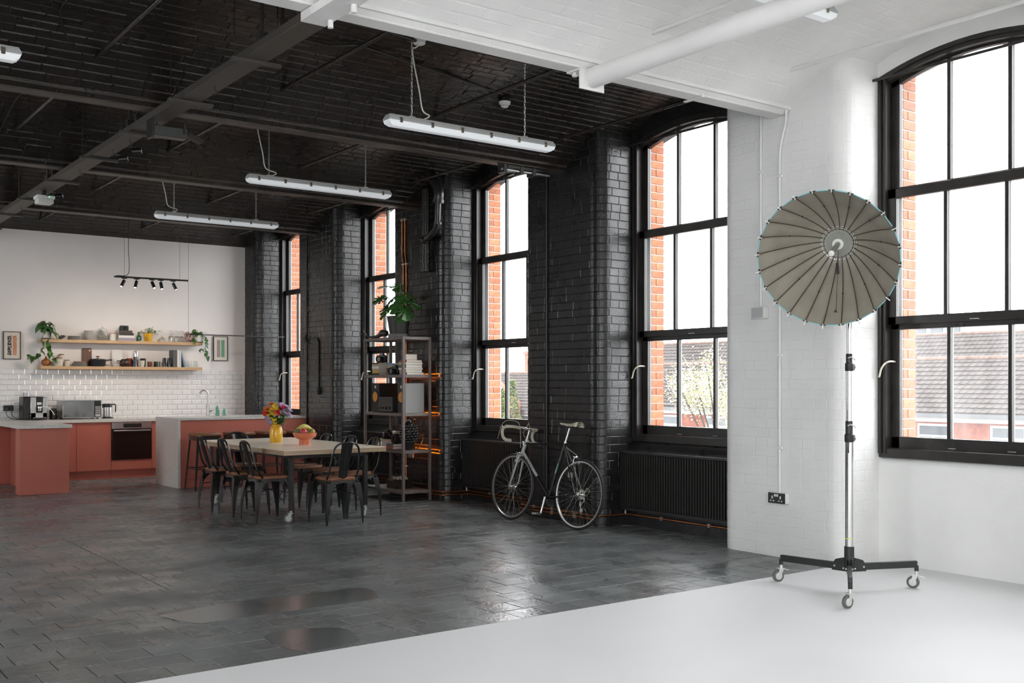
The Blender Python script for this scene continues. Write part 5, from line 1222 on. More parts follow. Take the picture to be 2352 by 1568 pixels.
lt.matrix_local = Matrix((( xa.x, ya.x, up.x, c0.x), (xa.y, ya.y, up.y, c0.y), (xa.z, ya.z, up.z, c0.z), (0,0,0,1)))
part('decal', MB().box(BBp.lerp(SCp,.55)+Vector((.0,.0145,0)), (.014,.001,.10), 0, Matrix.Rotation(math.atan2(SCp.x-BBp.x, SCp.z-BBp.z),4,'Y')), mat('decal_white_green', (.6,.6,.55), .5, col2=(.03,.35,.25), vscale=30), fr)
# ================================================================ parabolic umbrella reflector on rolling stand
SX, SY = 5.925, 4.265
stn = thing('light_stand', 'tall chrome rolling light stand with three braked casters', 'light stand', (SX, SY, 0))
M_bst = mat('stand_black', (.02,.02,.021), .4)
feet = [(5.852,4.769), (5.502,3.953), (6.386,4.066)]
for i, (x, y) in enumerate(feet):
    dx, dy = x-SX, y-SY; L_ = math.hypot(dx, dy); a = math.atan2(dy, dx)
    rot = Matrix.Rotation(a, 4, 'Z')
    lg = MB(); lg.box((dx*.56, dy*.56, .165), (L_*.88, .028, .045), .003, rot); l_ = part('leg', lg, M_bst, stn)
    part('end_cap', MB().cyl((dx, dy, .118), (dx, dy, .155), .014, n=12), M_bst, l_)
    hg = MB(); hx = Matrix.Translation((dx/L_*.06, dy/L_*.06, .165)) @ rot
    for s in (-1, 1): hg.add([hx @ Vector(p) for p in [(-.06,s*.018,-.03),(.055,s*.018,-.03),(.055,s*.018,.01),(.03,s*.018,.045),(-.01,s*.018,.055),(-.06,s*.018,.03)]+[(-.06,s*.0155,-.03),(.055,s*.0155,-.03),(.055,s*.0155,.01),(.03,s*.0155,.045),(-.01,s*.0155,.055),(-.06,s*.0155,.03)]], [(0,1,2,3,4,5),(11,10,9,8,7,6)]+[(q, (q+1) % 6, 6+(q+1) % 6, 6+q) for q in range(6)])
    part('hinge_plate', hg, M_bst, l_)
    for (u, z) in ((.03,.155),(.095,.165)): part('bolt', MB().cyl((dx/L_*u+dy/L_*.024, dy/L_*u-dx/L_*.024, z), (dx/L_*u-dy/L_*.024, dy/L_*u+dx/L_*.024, z), .006, n=8), M_zinc, l_)
    caster(stn, dx, dy, .041, (2.0, 2.2, 1.1)[i]+.8, .088, grey=False)
part('hub', MB().lathe([(.028,.14),(.03,.185),(.02,.19),(.024,.2)], 20), M_bst, stn)
part('socket_sleeve', MB().lathe([(.03,.178),(.032,.18),(.032,.30),(.029,.302)], 22), M_bst, stn)
part('pole', MB().cyl((0,0,.29), (0,0,1.03), .0255, n=22), M_chrome, stn); part('pole', MB().cyl((0,0,1.0), (0,0,1.50), .0205, n=20), M_chrome, stn); part('pole', MB().cyl((0,0,1.47), (0,0,2.26), .0165, n=18), M_chrome, stn)
part('tape_mark', MB().cyl((0,0,.352), (0,0,.357), .0262, n=22), mat('yellow_tape', (.75,.75,.05), .6), stn)
for (z0, z1, r) in ((.99,1.13,.027),(1.46,1.575,.024)):
    c_ = part('clamp_collar', MB().lathe([(r,z0),(r+.003,z0+.004),(r+.003,z0+.05),(r-.003,z0+.055),(r-.003,z1-.004),(r-.005,z1)], 20).bx(r-.004,r+.018,-.016,.016,z0+.006,z0+.046,.003), M_bst, stn)
    part('clamp_handle', MB().tube([(-r-.018,-.02,z1-.03),(-r,-.03,z1-.022),(0,-.034,z1-.03),(r,-.03,z1-.04)], .0045, 8).cyl((r*.5,-.03,z0+.025), (r*.5,-.045,z0+.025), .007, n=8), M_zinc, c_)
part('lead', MB().tube(smooth_path([(-.022,-.012,.99),(-.03,-.016,.95),(-.024,-.012,.92)], 4), .004, 6), M_plasticb, stn)
# umbrella
CR = Vector((5.461, 4.092, 2.150)); HBp = Vector((5.810, 4.260, 2.301)); ax = (CR-HBp).normalized(); DEP = (CR-HBp).length
um = thing('umbrella_reflector', 'large grey parabolic umbrella reflector with many ribs on the rolling stand', 'umbrella reflector', tuple(HBp))
Rr = .435; xa = ax.cross(Vector((0,0,1))).normalized(); ya = xa.cross(ax).normalized()   # xa: picture right as the reflector sees it
U = lambda a, r, t: (xa*math.cos(a)+ya*math.sin(a))*r + ax*t
prof = lambda q: (.085+(Rr-.085)*q, DEP*(q**1.75))
NR = 24
M_umb = mat('silver_taupe_fabric', (.30,.275,.225), .42, var=.1, vscale=8, bump2=.35, b2scale=14, spec=.6); M_umb2 = mat('umbrella_black_back', (.02,.02,.02), .7)
for g in range(NR):
    mb = MB(); a0_ = 2*PI*(g+.5)/NR; a1_ = a0_+2*PI/NR
    def gore(u, v, off=0.0):
        r, t = prof(v*.995); a = a0_+(a1_-a0_)*u; sag = .010*math.sin(PI*u)*(v**.7)*(1-v**5)
        return U(a, r-sag-.0*off, t+off+.0)
    mb.grid(lambda u, v: gore(u, v), 6, 12); p_ = part('gore', mb, M_umb, um, sharp=60)
    if g == 0: back = MB()
    back.grid(lambda u, v: gore(1-u, v, -.004), 4, 8)
part('lining', back, M_umb2, um, 'black outer cover', sharp=60)
M_rib = mat('rib_brown', (.06,.045,.035), .4); M_cyan = mat('rim_cyan_cord', (.18,.50,.55), .5); M_tip = mat('rib_tip_white', (.72,.70,.66), .4)
for g in range(NR):
    a = 2*PI*(g+.5)/NR; pts = []
    for i in range(11):
        q = i/10; r, t = prof(q); pts.append(U(a, r-.008*(1-q), t+.010+.055*math.sin(PI*q)*.35))
    rb = part('rib', MB().tube(pts, .0032, 6), M_rib, um)
    r, t = prof(1.0); part('tip', MB().cyl(U(a, r-.012, t+.006), U(a, r+.018, t+.018), .0035, n=7), M_tip, rb)
    if g % 2: part('joint', MB().ell(pts[6], (.006,.006,.006), 8, 6), M_plasticb, rb)
    part('rim_cord', MB().cyl(U(a, Rr, DEP*.995), U(a+2*PI/NR, Rr, DEP*.995), .003, n=6), M_cyan, um)
    part('rim_loop', MB().cyl(U(a-.04, Rr*.998, DEP*.995), U(a+.04, Rr*.998, DEP*.995), .0042, n=6), M_plasticb, um)
Q = Matrix((xa, ya, ax)).transposed().to_4x4()
M_hubp = mat('hub_grey_green', (.30,.31,.27), .45)
rings = [(0,.03)]
for i in range(7): rings += [(.030+.008*i, .03-.001*i), (.036+.008*i, .03-.001*i), (.0365+.008*i, .0255-.001*i), (.0378+.008*i, .0255-.001*i)]
part('hub_disc', MB().lathe(rings+[(.09,.02),(.09,.012)], 40, (0,0,0), Q), M_hubp, um)
cg = MB()
for i in range(NR*2):
    a = 2*PI*i/(NR*2)+.03; p = U(a, .102, .018); cg.box(p, (.004,.009,.014), .001, Matrix((xa*math.cos(a)+ya*math.sin(a), ya*math.cos(a)-xa*math.sin(a), ax)).transposed().to_4x4())
part('rib_cage', cg, M_tip, um); part('cage_ring', MB().tube([U(2*PI*i/48, .112, .012) for i in range(48)], .004, 6, closed=True), M_chrome, um)
part('collar', MB().lathe([(.020,.0305),(.036,.0305),(.036,.044),(.020,.044)], 30, (0,0,0), Q), M_plasticw, um)
part('shaft', MB().cyl(ax*-.06, ax*.26, .0165, n=20), M_hubp, um); part('shaft_cap', MB().lathe([(.0185,.26),(.0185,.275),(.008,.278),(0,.28)], 20, (0,0,0), Q), M_tip, um)
part('slot', MB().box(U(-PI/2+.05, .155, .075), (.018,.075,.004), .002, Q), M_plasticb, um)
cp_ = [U(-PI/2+.08, .05, .035), U(-PI/2+.02, .12, .06), U(-PI/2+.0, .25, .17), U(-PI/2-.02, .37, .30)]; part('cord', MB().tube(smooth_path(cp_, 5), .0018, 5), M_rib, um); part('cord_toggle', MB().tube([U(-PI/2-.02+.02*math.cos(q), .385+.02*math.sin(q), .315) for q in [2*PI*i/12 for i in range(12)]], .003, 6, closed=True), M_plasticb, um)
part('mount', MB().box(ax*-.06, (.05,.05,.075), .006, Q).cyl(ax*-.06, Vector((SX,SY,2.27))-HBp, .018, n=12), M_plasticb, um)
# ================================================================ wall fittings
def run(name, pts, r, m, label, cat, clips=(), rbend=.05, cm=None, group=None, cs=None):
    P = [Vector(p) for p in pts]; c = sum(P, Vector())/len(P)
    t = thing(name, label, cat, (c.x, c.y, min(p.z for p in P)), group=group); part('pipe', MB().tube(bend_path(pts, rbend), r, 10), m, t, w=True)
    for p in clips: part('clip', MB().box(p, cs or (r*2.6, r*3.6, r*2.0), .002), cm or m, t, w=True)
    return t
M_wcond = mat('white_conduit', (.78,.78,.765), .4)
run('conduit', [(6.645,5.62,3.56),(6.645,5.62,2.0)], .011, M_wcond, 'straight white conduit on the white pier ending at a square box', 'conduit', [(6.648,5.62,3.08)], group='white pier conduits')
jb = thing('junction_box', 'square grey white junction box on the white pier', 'junction box', (6.63, 5.62, 1.90)); part('box', MB().bx(6.605, 6.657, 5.55, 5.695, 1.90, 1.99, .003), M_plasticw, jb, w=True); part('cover', MB().bx(6.60, 6.6045, 5.565, 5.68, 1.905, 1.985, .001), mat('grey_cover', (.45,.45,.46), .5), jb, w=True)
run('conduit', [(6.52,5.35,3.60),(6.62,5.35,3.585),(6.645,5.36,3.45),(6.645,5.43,3.24),(6.645,5.43,.515)], .011, M_wcond, 'white conduit curving from the beam down the white pier to the socket', 'conduit', [(6.648,5.43,z) for z in (3.02,1.60,.87)], .1, group='white pier conduits')
sk_ = thing('wall_socket', 'black double power socket on a white back box on the white pier', 'socket', (6.63, 5.43, .43)); part('back_box', MB().bx(6.612, 6.657, 5.345, 5.515, .43, .515, .003), M_plasticw, sk_, w=True); fp = part('face_plate', MB().bx(6.604, 6.6115, 5.347, 5.513, .432, .513, .002), M_plasticb, sk_, w=True)
for y in (5.39, 5.47):
    pf = part('outlet', MB().bx(6.6025, 6.6038, y-.006, y+.006, .467, .49).bx(6.6025, 6.6038, y-.02, y-.008, .447, .456).bx(6.6025, 6.6038, y+.008, y+.02, .447, .456), M_plasticw, fp, w=True)
for y in (5.42, 5.442): part('switch', MB().bx(6.602, 6.6038, y-.009, y+.009, .485, .505, .001), M_plasticw, fp, w=True)
run('conduit', [(2.9,5.345,3.61),(6.50,5.345,3.61),(6.56,5.345,3.60)], .013, M_wcond, 'white conduit clipped along the white ceiling beam', 'conduit', [(x,5.345,3.615) for x in (3.35,4.05,4.75,5.3,5.85,6.3)], .03, group='white beam conduits')
rt = thing('roller_tube', 'thick white roller tube bolted under the white beam by a square plate', 'tube', (4.64, 4.2, 3.36))
part('tube', MB().cyl((4.64, 5.372, 3.435), (4.64, 1.9, 3.435), .068, n=32), M_ceilw, rt, w=True); pl = part('plate', MB().bx(4.535, 4.75, 5.374, 5.386, 3.352, 3.489, .001).bx(4.535, 4.75, 5.386, 5.515, 3.479, 3.4895), M_ceilw, rt, w=True)
part('bolt', MB().cyl((4.56,5.46,3.479), (4.56,5.46,3.455), .012, n=10).cyl((4.56,5.46,3.463), (4.56,5.46,3.450), .018, n=8), M_ceilw, pl, w=True)
part('beam_clip', MB().bx(5.70,5.73,5.38,5.56,3.482,3.489).bx(5.70,5.73,5.375,5.385,3.482,3.56), M_ceilw, rt, w=True)
# ---- dark window wall: radiators, copper pipes, drain pipe, conduits
M_rad = mat('black_radiator', (.018,.017,.016), .35); RL = ['below the window beside the white pier', 'below the window behind the bicycle', 'below the window behind the shelving rack']
for i, k in enumerate((1, 2, 3)):
    y0, y1 = YC(k)-HW+.01, YC(k)+HW-.01
    r = thing('radiator', 'black ribbed panel radiator '+RL[i], 'radiator', (6.95, YC(k), .15), group='black panel radiators')
    part('panel', MB().bx(6.925, 6.985, y0, y1, .155, .70, .004), M_rad, r, w=True); part('top_grille', MB().bx(6.905, 7.0, y0-.004, y1+.004, .7005, .722, .003), M_rad, r, w=True); part('bottom_rail', MB().bx(6.91, 6.924, y0, y1, .155, .185, .002), M_rad, r, w=True)
    n = 46
    for q in range(n):
        y = y0+.012+(y1-y0-.024)*q/(n-1); part('rib', MB().add([(6.9245,y-.0105,.186),(6.908,y-.006,.188),(6.908,y+.006,.188),(6.9245,y+.0105,.186),(6.9245,y-.0105,.6995),(6.908,y-.006,.697),(6.908,y+.006,.697),(6.9245,y+.0105,.6995)], [(0,1,5,4),(1,2,6,5),(2,3,7,6),(4,5,6,7),(0,3,2,1)]), M_rad, r, w=True, sharp=0)
    part('valve', MB().cyl((6.955,y0+.03,.155), (6.955,y0+.03,.11), .009, n=8).cyl((6.955,y1-.03,.155), (6.955,y1-.03,.11), .009, n=8), M_zinc, r, w=True)
def pipe_path(z, k0, k1, off=0.0):
    pts = []
    for k in range(k0, k1):
        pts += [(6.985-off, YC(k)-HW+.05, z), (6.985-off, YC(k)+HW-.04, z), (PX-.028-off, YC(k)+HW-.01, z), (PX-.028-off, YC(k+1)-HW+.01, z)]
    return pts
cpt = run('copper_pipe', pipe_path(.108, 1, 4), .0095, M_copper, 'upper bare copper heating pipe along the foot of the dark piers', 'pipe', [(6.99,6.5,.108),(6.99,7.1,.108),(6.635,7.95,.108),(6.635,8.3,.108),(6.635,8.6,.108),(6.99,9.3,.108),(6.99,9.9,.108),(6.635,10.6,.108),(6.99,12.2,.108)], .02, M_zinc, group='copper heating pipes', cs=(.02,.03,.03))
run('copper_pipe', pipe_path(.072, 2, 4)[0:0]+[(PX-.028,7.62,.072),(PX-.028,8.83,.072)]+pipe_path(.072, 2, 4), .0095, M_copper, 'lower bare copper heating pipe along the foot of the dark piers', 'pipe', [(6.635,7.95,.072),(6.635,8.3,.072),(6.635,10.6,.072)], .02, M_zinc, group='copper heating pipes', cs=(.02,.03,.03))
for i, (dy, lab) in enumerate(((0, 'vertical copper pipe on the dark pier nearer the window glass'), (-.07, 'vertical copper pipe on the dark pier nearer the drain pipe'))):
    run('copper_riser', [(6.645,11.26+dy+.03,3.42),(6.645,11.26+dy+.03,2.99),(6.645,11.26+dy-.0,2.87),(6.645,11.26+dy,.14)], .0105, M_copper, lab, 'pipe', [(6.645,11.26+dy+.03,3.40),(6.645,11.26+dy,2.85),(6.645,11.26+dy,.36)], .04, M_zinc, group='copper risers', cs=(.03,.05,.018))
sb2 = thing('wall_socket', 'small white socket beside the copper risers behind the rack', 'socket', (6.65, 11.08, .47)); part('plate', MB().bx(6.63, 6.657, 11.02, 11.14, .47, .55, .003), M_plasticg, sb2, w=True); part('outlet', MB().bx(6.628,6.63,11.06,11.10,.49,.53), M_plasticw, sb2, w=True)
M_drain = mat('black_drain_pipe', (.02,.018,.017), .3)
dp = thing('drain_pipe', 'black soil pipe with swept elbow branch high on the dark pier', 'pipe', (6.56, 10.6, 2.7))
part('stack', MB().cyl((6.585,10.64,3.68), (6.585,10.64,2.70), .052, n=24), M_drain, dp, w=True)
for z in (2.70, 2.80, 2.86, 2.93): part('coupling', MB().cyl((6.585,10.64,z), (6.585,10.64,z+.025), .061, n=24), M_drain, dp, w=True)
bp = bend_path([(6.54,10.60,3.07),(6.51,10.36,3.12),(6.50,10.25,3.20),(6.49,10.21,3.55),(6.49,10.24,3.68),(6.49,10.40,3.80)], .07, 6)
part('branch', MB().tube(bp, [.038]*(len(bp)-8)+[.05]*8, 16), M_drain, dp, w=True); part('elbow', MB().tube(smooth_path([(6.49,10.22,3.47),(6.49,10.205,3.56),(6.49,10.24,3.66),(6.49,10.33,3.76),(6.49,10.43,3.85)], 6), .062, 18), M_drain, dp, w=True)
for p, q in (((6.49,10.222,3.45),(6.49,10.218,3.49)), ((6.50,10.245,3.21),(6.50,10.242,3.235)), ((6.535,10.59,3.075),(6.53,10.56,3.082))): part('collar', MB().cyl(p, q, .072 if p[2] > 3.3 else .05, n=20), M_drain, dp, w=True)
part('branch_boss', MB().cyl((6.585,10.64,3.06), (6.54,10.585,3.075), .048, n=16), M_drain, dp, w=True)
run('conduit', [(6.645,14.0,3.60),(6.645,14.0,.05)], .011, M_steelb, 'black vertical conduit on the pier beside the island end', 'conduit', [(6.648,14.0,z) for z in (3.2,2.6,2.0)], group='black pier conduits')
run('conduit', [(6.645,14.0,2.02),(6.645,13.66,2.02),(6.645,13.62,1.98),(6.645,13.62,1.30)], .011, M_steelb, 'black bent conduit branching to a switch box on the pier', 'conduit', [(6.648,13.62,1.6)], .06, group='black pier conduits')
for (y, z, lab) in ((14.03, 1.98, 'black square junction box on the pier conduit'), (13.63, 1.22, 'black switch box at the foot of the bent conduit')):
    t = thing('switch_box', lab, 'switch box', (6.64, y, z), group='black switch boxes'); part('box', MB().bx(6.615,6.657,y-.05,y+.05,z,z+.1,.004), M_steelb, t, w=True); part('switch', MB().bx(6.609,6.6148,y-.018,y+.018,z+.03,z+.07,.002), M_steelb, t, w=True)
run('conduit', [(6.645,8.40,3.60),(6.645,8.40,.16)], .009, M_steelb, 'thin black vertical conduit on the pier behind the bicycle', 'conduit', [(6.648,8.40,2.4)], group='black pier conduits')
t = thing('switch_box', 'black socket plate low on the pier behind the bicycle wheel', 'switch box', (6.64, 7.98, .42), group='black switch boxes'); part('box', MB().bx(6.615,6.657,7.93,8.03,.42,.52,.003), M_steelb, t, w=True); part('switch', MB().bx(6.609,6.6148,7.95,7.985,.45,.5,.002), M_plasticg, t, w=True); part('switch', MB().bx(6.609,6.6148,7.995,8.02,.45,.5,.002), M_plasticg, t, w=True)
rl_ = thing('hanging_rail', 'long thin black rail from the last window hung by a wire beside the plants', 'rail', (6.27, 15.7, 2.11)); part('rail', MB().bx(5.50, 7.06, 15.69, 15.71, 2.11, 2.125), M_steelb, rl_, w=True); part('wire', MB().cyl((5.505,15.70,2.125), (5.505,15.70,3.70), .002, n=6), M_steelb, rl_, w=True)
# ================================================================ ceiling fittings
def batten(x0, x1, y, z, label, chain=True, rose=None, topz=None):
    t = thing('batten_light', label, 'light', ((x0+x1)/2, y, z), group='linear batten lights')
    c = (x0+x1)/2; L_ = x1-x0; hw = .048
    # tray (upper) and faceted diffuser (lower) with tapered ends
    def loft(zs, ws, ins):
        mb = MB(); vs = []
        for zz, w_, i_ in zip(zs, ws, ins):
            for sx, sy in ((-1,-1),(1,-1),(1,1),(-1,1)): vs.append((sx*(L_/2-i_), sy*w_, zz))
        n = len(zs); fs = [(3,2,1,0), tuple(4*(n-1)+i for i in range(4))]
        for i in range(n-1):
            for r in range(4): fs.append((4*i+r, 4*i+(r+1) % 4, 4*i+4+(r+1) % 4, 4*i+4+r))
        mb.add(vs, fs); return mb
    part('diffuser', loft([0,.018,.040], [.030,.046,.049], [.035,.008,0]), M_emitter, t); part('tray', loft([.0402,.052,.085], [.051,.051,.034], [-.002,-.002,.012]), mat('batten_grey', (.46,.47,.46), .5), t)
    for i in range(6):
        x = -L_/2+.10+(L_-.20)*i/5
        for s in (-1, 1): part('clip', MB().bx(x-.012, x+.012, s*.050-.004, s*.050+.004, .026, .066, .002), mat('clip_steel', (.35,.31,.26), .3, metal=1), t)
    if chain:
        for x in (-L_/2+.22, L_/2-.28):
            zt = vz(0)-z-.01 if topz is None else topz; n = int((zt-.085)/.03); cm_ = MB()
            for q in range(n):
                zc = .1+.03*q; rr = [(0.006*math.cos(a), 0, .019*math.sin(a)) for a in [2*PI*i/8 for i in range(8)]]
                pts = [(x+(p[0] if q % 2 else 0), (0 if q % 2 else p[0]), zc+p[2]) for p in rr]; cm_.tube(pts, .0016, 4, closed=True)
            part('chain', cm_, M_zinc, t)
            part('bracket', MB().bx(x-.025, x+.025, -.012, .012, .085, .098), M_zinc, t)
    return t
batten(3.885, 5.455, 6.83, 3.295, 'batten light hung under the first dark vault beside the white beam'); batten(3.935, 5.49, 9.59, 3.30, 'batten light hung under the second dark vault'); batten(3.94, 5.46, 12.35, 3.31, 'batten light hung under the third dark vault near the kitchen'); batten(-.20, 1.37, 6.83, 3.30, 'batten light under the first dark vault beyond the cable tray'); batten(3.9, 5.47, 4.07, 3.62, 'batten light close under the white vault behind the roller tube', False)
def rose(x, y, z, zl, xl, label, m=M_plasticw):
    t = thing('ceiling_rose', label, 'ceiling rose', (x, y, z-.04), group='ceiling roses'); part('body', MB().lathe([(0,0),(.038,0),(.046,.006),(.046,.028),(.05,.03),(.05,.042)], 24), m, t)
    part('flex', MB().tube(smooth_path([(0,0,0),(-.03,0,-.03),(-.06,0,-.05),(-.045,0,-.16),(-.0,0,-.35),(.03,0,(zl-z)+.12),(xl-x+.06,0,zl-z+.085),(xl-x,0,zl-z+.045)], 5), .0055, 7), mat('white_flex', (.68,.66,.60), .5), t)
rose(4.17, 6.83, vz(0)-.0, 3.375, 4.20, 'white ceiling rose with flex above the first dark batten'); rose(4.09, 9.59, vz(0), 3.38, 4.17, 'white ceiling rose with flex above the second dark batten'); rose(4.06, 12.35, vz(0), 3.39, 4.14, 'white ceiling rose with flex above the third dark batten')
sd_ = thing('smoke_detector', 'white smoke detector under the first dark vault', 'smoke detector', (5.43, 7.46, 3.80)); part('base', MB().lathe([(.055,.05),(.055,.068),(.03,.07),(.03,.11)], 24), M_plasticb, sd_); part('head', MB().lathe([(0,0),(.022,0),(.03,.006),(.036,.024),(.05,.03),(.054,.049)], 26), M_plasticw, sd_)
vn = MB()
for i in range(8): a = 2*PI*i/8; vn.box((.0335*math.cos(a), .0335*math.sin(a), .014), (.004,.014,.012), 0, Matrix.Rotation(a,4,'Z'))
part('vent', vn, M_plasticg, sd_)
# cable tray
TX0_, TX1_ = 2.58, 2.735
tr = thing('cable_trunking', 'long black rectangular cable trunking under the beams, its studio end painted white', 'cable trunking', (2.66, 10.9, 3.43))
part('trunking', MB().bx(TX0_, TX1_, YP, YK-.02, 3.434, 3.486, .002), mat('black_trunking', (.065,.056,.048), .5), tr, w=True); part('trunking', MB().bx(TX0_, TX1_, 2.2, YP-.0005, 3.434, 3.486, .002), M_ceilw, tr, 'white painted end', w=True)
for y in (6.35, 7.55, 8.75, 9.95, 11.3, 12.6, 13.9, 15.2): 
    hb_ = part('hanger_bar', MB().bx(2.50, 2.83, y-.022, y+.022, 3.412, 3.4335, .002), mat('strut_grey', (.07,.065,.06), .45, metal=.4), tr, w=True); yk = min(range(0,5), key=lambda k: abs(YC(k)-y))
    for x in (2.52, 2.81): part('hanger_rod', MB().cyl((x,y,3.434), (x,y,vz(min(abs(YC(yk)-y),1.2))-.004), .004, n=6), M_steelb, hb_, w=True)
for y in (7.05, 8.3, 9.0, 9.5, 10.6, 11.9, 13.2): part('hook', MB().tube([(2.66,y,3.434),(2.66,y,3.40)]+[(2.66+.018*math.cos(a)-.0, y, 3.385+.018*math.sin(a)) for a in [PI/2-PI*1.3*i/6 for i in range(7)]], .003, 6), M_steelb, tr, w=True)
for (x, y) in ((2.90,5.10),): part('stub', MB().cyl((x-.2,y,3.434), (x-.2,y,3.39), .018, n=14), M_ceilw, tr, w=True)
part('stub', MB().cyl((2.71,5.40,3.434), (2.71,5.40,3.392), .016, n=14), M_ceilw, tr, w=True)
CD = mat('black_conduit', (.028,.024,.021), .4)
for i, (y, dirn, lab) in enumerate(((6.15, -1, 'thick black conduit bending from the first vault into the trunking'), (5.85, 1, 'thin black conduit bending over the trunking beside the white beam'), (8.85, -1, 'black conduit bending from the second vault into the trunking'), (8.62, 1, 'black conduit looping over the trunking past the second beam'), (11.7, -1, 'black conduit dropping to the trunking in the third vault'), (11.4, 1, 'black conduit beside the third beam dropping to the trunking'))):
    zc = 3.86 if i % 2 == 0 else 3.72
    run('ceiling_conduit', [(2.62+dirn*1.3, y, zc), (2.62+dirn*.14, y, zc), (2.62, y, zc-.06), (2.62, y, 3.49)], .013, CD, lab, 'conduit', [(2.62, y, 3.52)], .10, group='black ceiling conduits', cs=(.06,.05,.06))
run('ceiling_conduit', [(2.85,6.45,3.93),(4.08,6.78,3.955),(4.12,6.80,3.96)], .011, CD, 'black conduit along the first vault to the ceiling rose', 'conduit', [(3.2,6.54,3.94),(3.75,6.69,3.955)], .03, group='black ceiling conduits')
run('ceiling_conduit', [(3.2,7.18,3.93),(3.6,7.2,3.925),(3.8,7.1,3.945),(5.38,7.42,3.90)], .010, CD, 'thin black conduit along the first vault to the smoke detector', 'conduit', [(4.4,7.22,3.935)], .03, group='black ceiling conduits')
run('ceiling_conduit', [(2.95,5.72,3.72),(3.42,5.72,3.70),(3.55,5.66,3.69)], .017, mat('grey_conduit', (.12,.12,.12), .35, metal=.5), 'grey steel conduit tucked behind the white beam', 'conduit', [], .05, group='black ceiling conduits')
run('loose_cable', [(2.2,6.2,3.90),(2.05,6.6,3.93),(1.75,6.75,3.95),(1.78,7.0,3.93),(1.72,7.4,3.86),(1.95,7.95,3.72),(2.1,8.12,3.50)], .006, M_plasticb, 'loose black cable sagging across the first vault to the second beam', 'cable', [], .12, group='loose black cables')
run('loose_cable', [(1.95,9.2,3.93),(2.05,9.3,3.94),(1.98,10.0,3.88),(1.95,10.75,3.66),(1.98,10.9,3.50)], .006, M_plasticb, 'loose black cable sagging across the second vault', 'cable', [], .12, group='loose black cables')
# fittings on the trunking
sf = thing('spot_projector', 'dark adjustable floodlight fixed to the trunking at the second beam', 'floodlight', (2.72, 8.30, 3.30)); part('housing', MB().bx(-.10,.17,-.05,.06,.02,.10,.006), mat('dark_grey_housing', (.05,.052,.05), .4), sf); part('bracket', MB().bx(-.12,-.10,-.055,.065,.0,.135,.002).bx(.13,.15,-.06,.07,.05,.135,.002), M_steelb, sf); part('visor', MB().box((.235,0,.045), (.13,.10,.03), .006, Matrix.Rotation(R_(24),4,'Y')), M_steelb, sf)
for (y, lab) in ((9.35, 'small black spotlight on the trunking in the second vault'), (9.75, 'small black spotlight behind the first one on the trunking'), (12.1, 'small black spotlight on the trunking in the third vault')):
    s_ = thing('spotlight', lab, 'spotlight', (2.80, y, 3.38), group='trunking spotlights'); part('arm', MB().bx(-.075,.0,-.01,.01,.062,.072).bx(-.01,.01,-.01,.01,.03,.07), M_steelb, s_); part('head', MB().cyl((-.02,-.01,.02), (.05,-.04,.03), .028, n=16), M_plasticb, s_); part('lens', MB().cyl((.0502,-.0401,.03), (.053,-.0412,.0304), .022, n=16), M_plasticw, s_)
em = thing('emergency_light', 'white emergency light with green indicator under the trunking', 'emergency light', (2.66, 12.05, 3.30)); part('body', MB().bx(-.09,.09,-.09,.09,.05,.085,.004), M_plasticw, em); part('lens', MB().bx(-.08,.08,-.08,.08,0,.0498,.008), mat('frosted_lens', (.72,.73,.71), .3), em); part('indicator', MB().ell((.03,-.0905,.07), (.006,.003,.006), 8, 6), mat('green_led', (.05,.6,.2), .3, emit=(.05,.8,.25), estr=2), em); part('arm', MB().bx(-.02,.02,-.02,.02,.0855,.134), M_steelb, em)
ub = thing('beam_clamp', 'black clamp bracket under the second beam beside the window head', 'clamp', (6.2, 8.21, 3.40), group=None); part('plate', MB().bx(-.22,.22,-.05,.05,.055,.085,.003), M_steelb, ub); part('rod', MB().cyl((-.28,-.03,.04), (.30,-.03,.04), .012, n=10).cyl((-.2,.03,.045), (.2,.03,.045), .010, n=10), M_zinc, ub)
for x in (-.25, -.05, .1): part('jaw', MB().bx(x-.02,x+.02,-.055,.055,.01,.088,.003), M_steelb, ub)
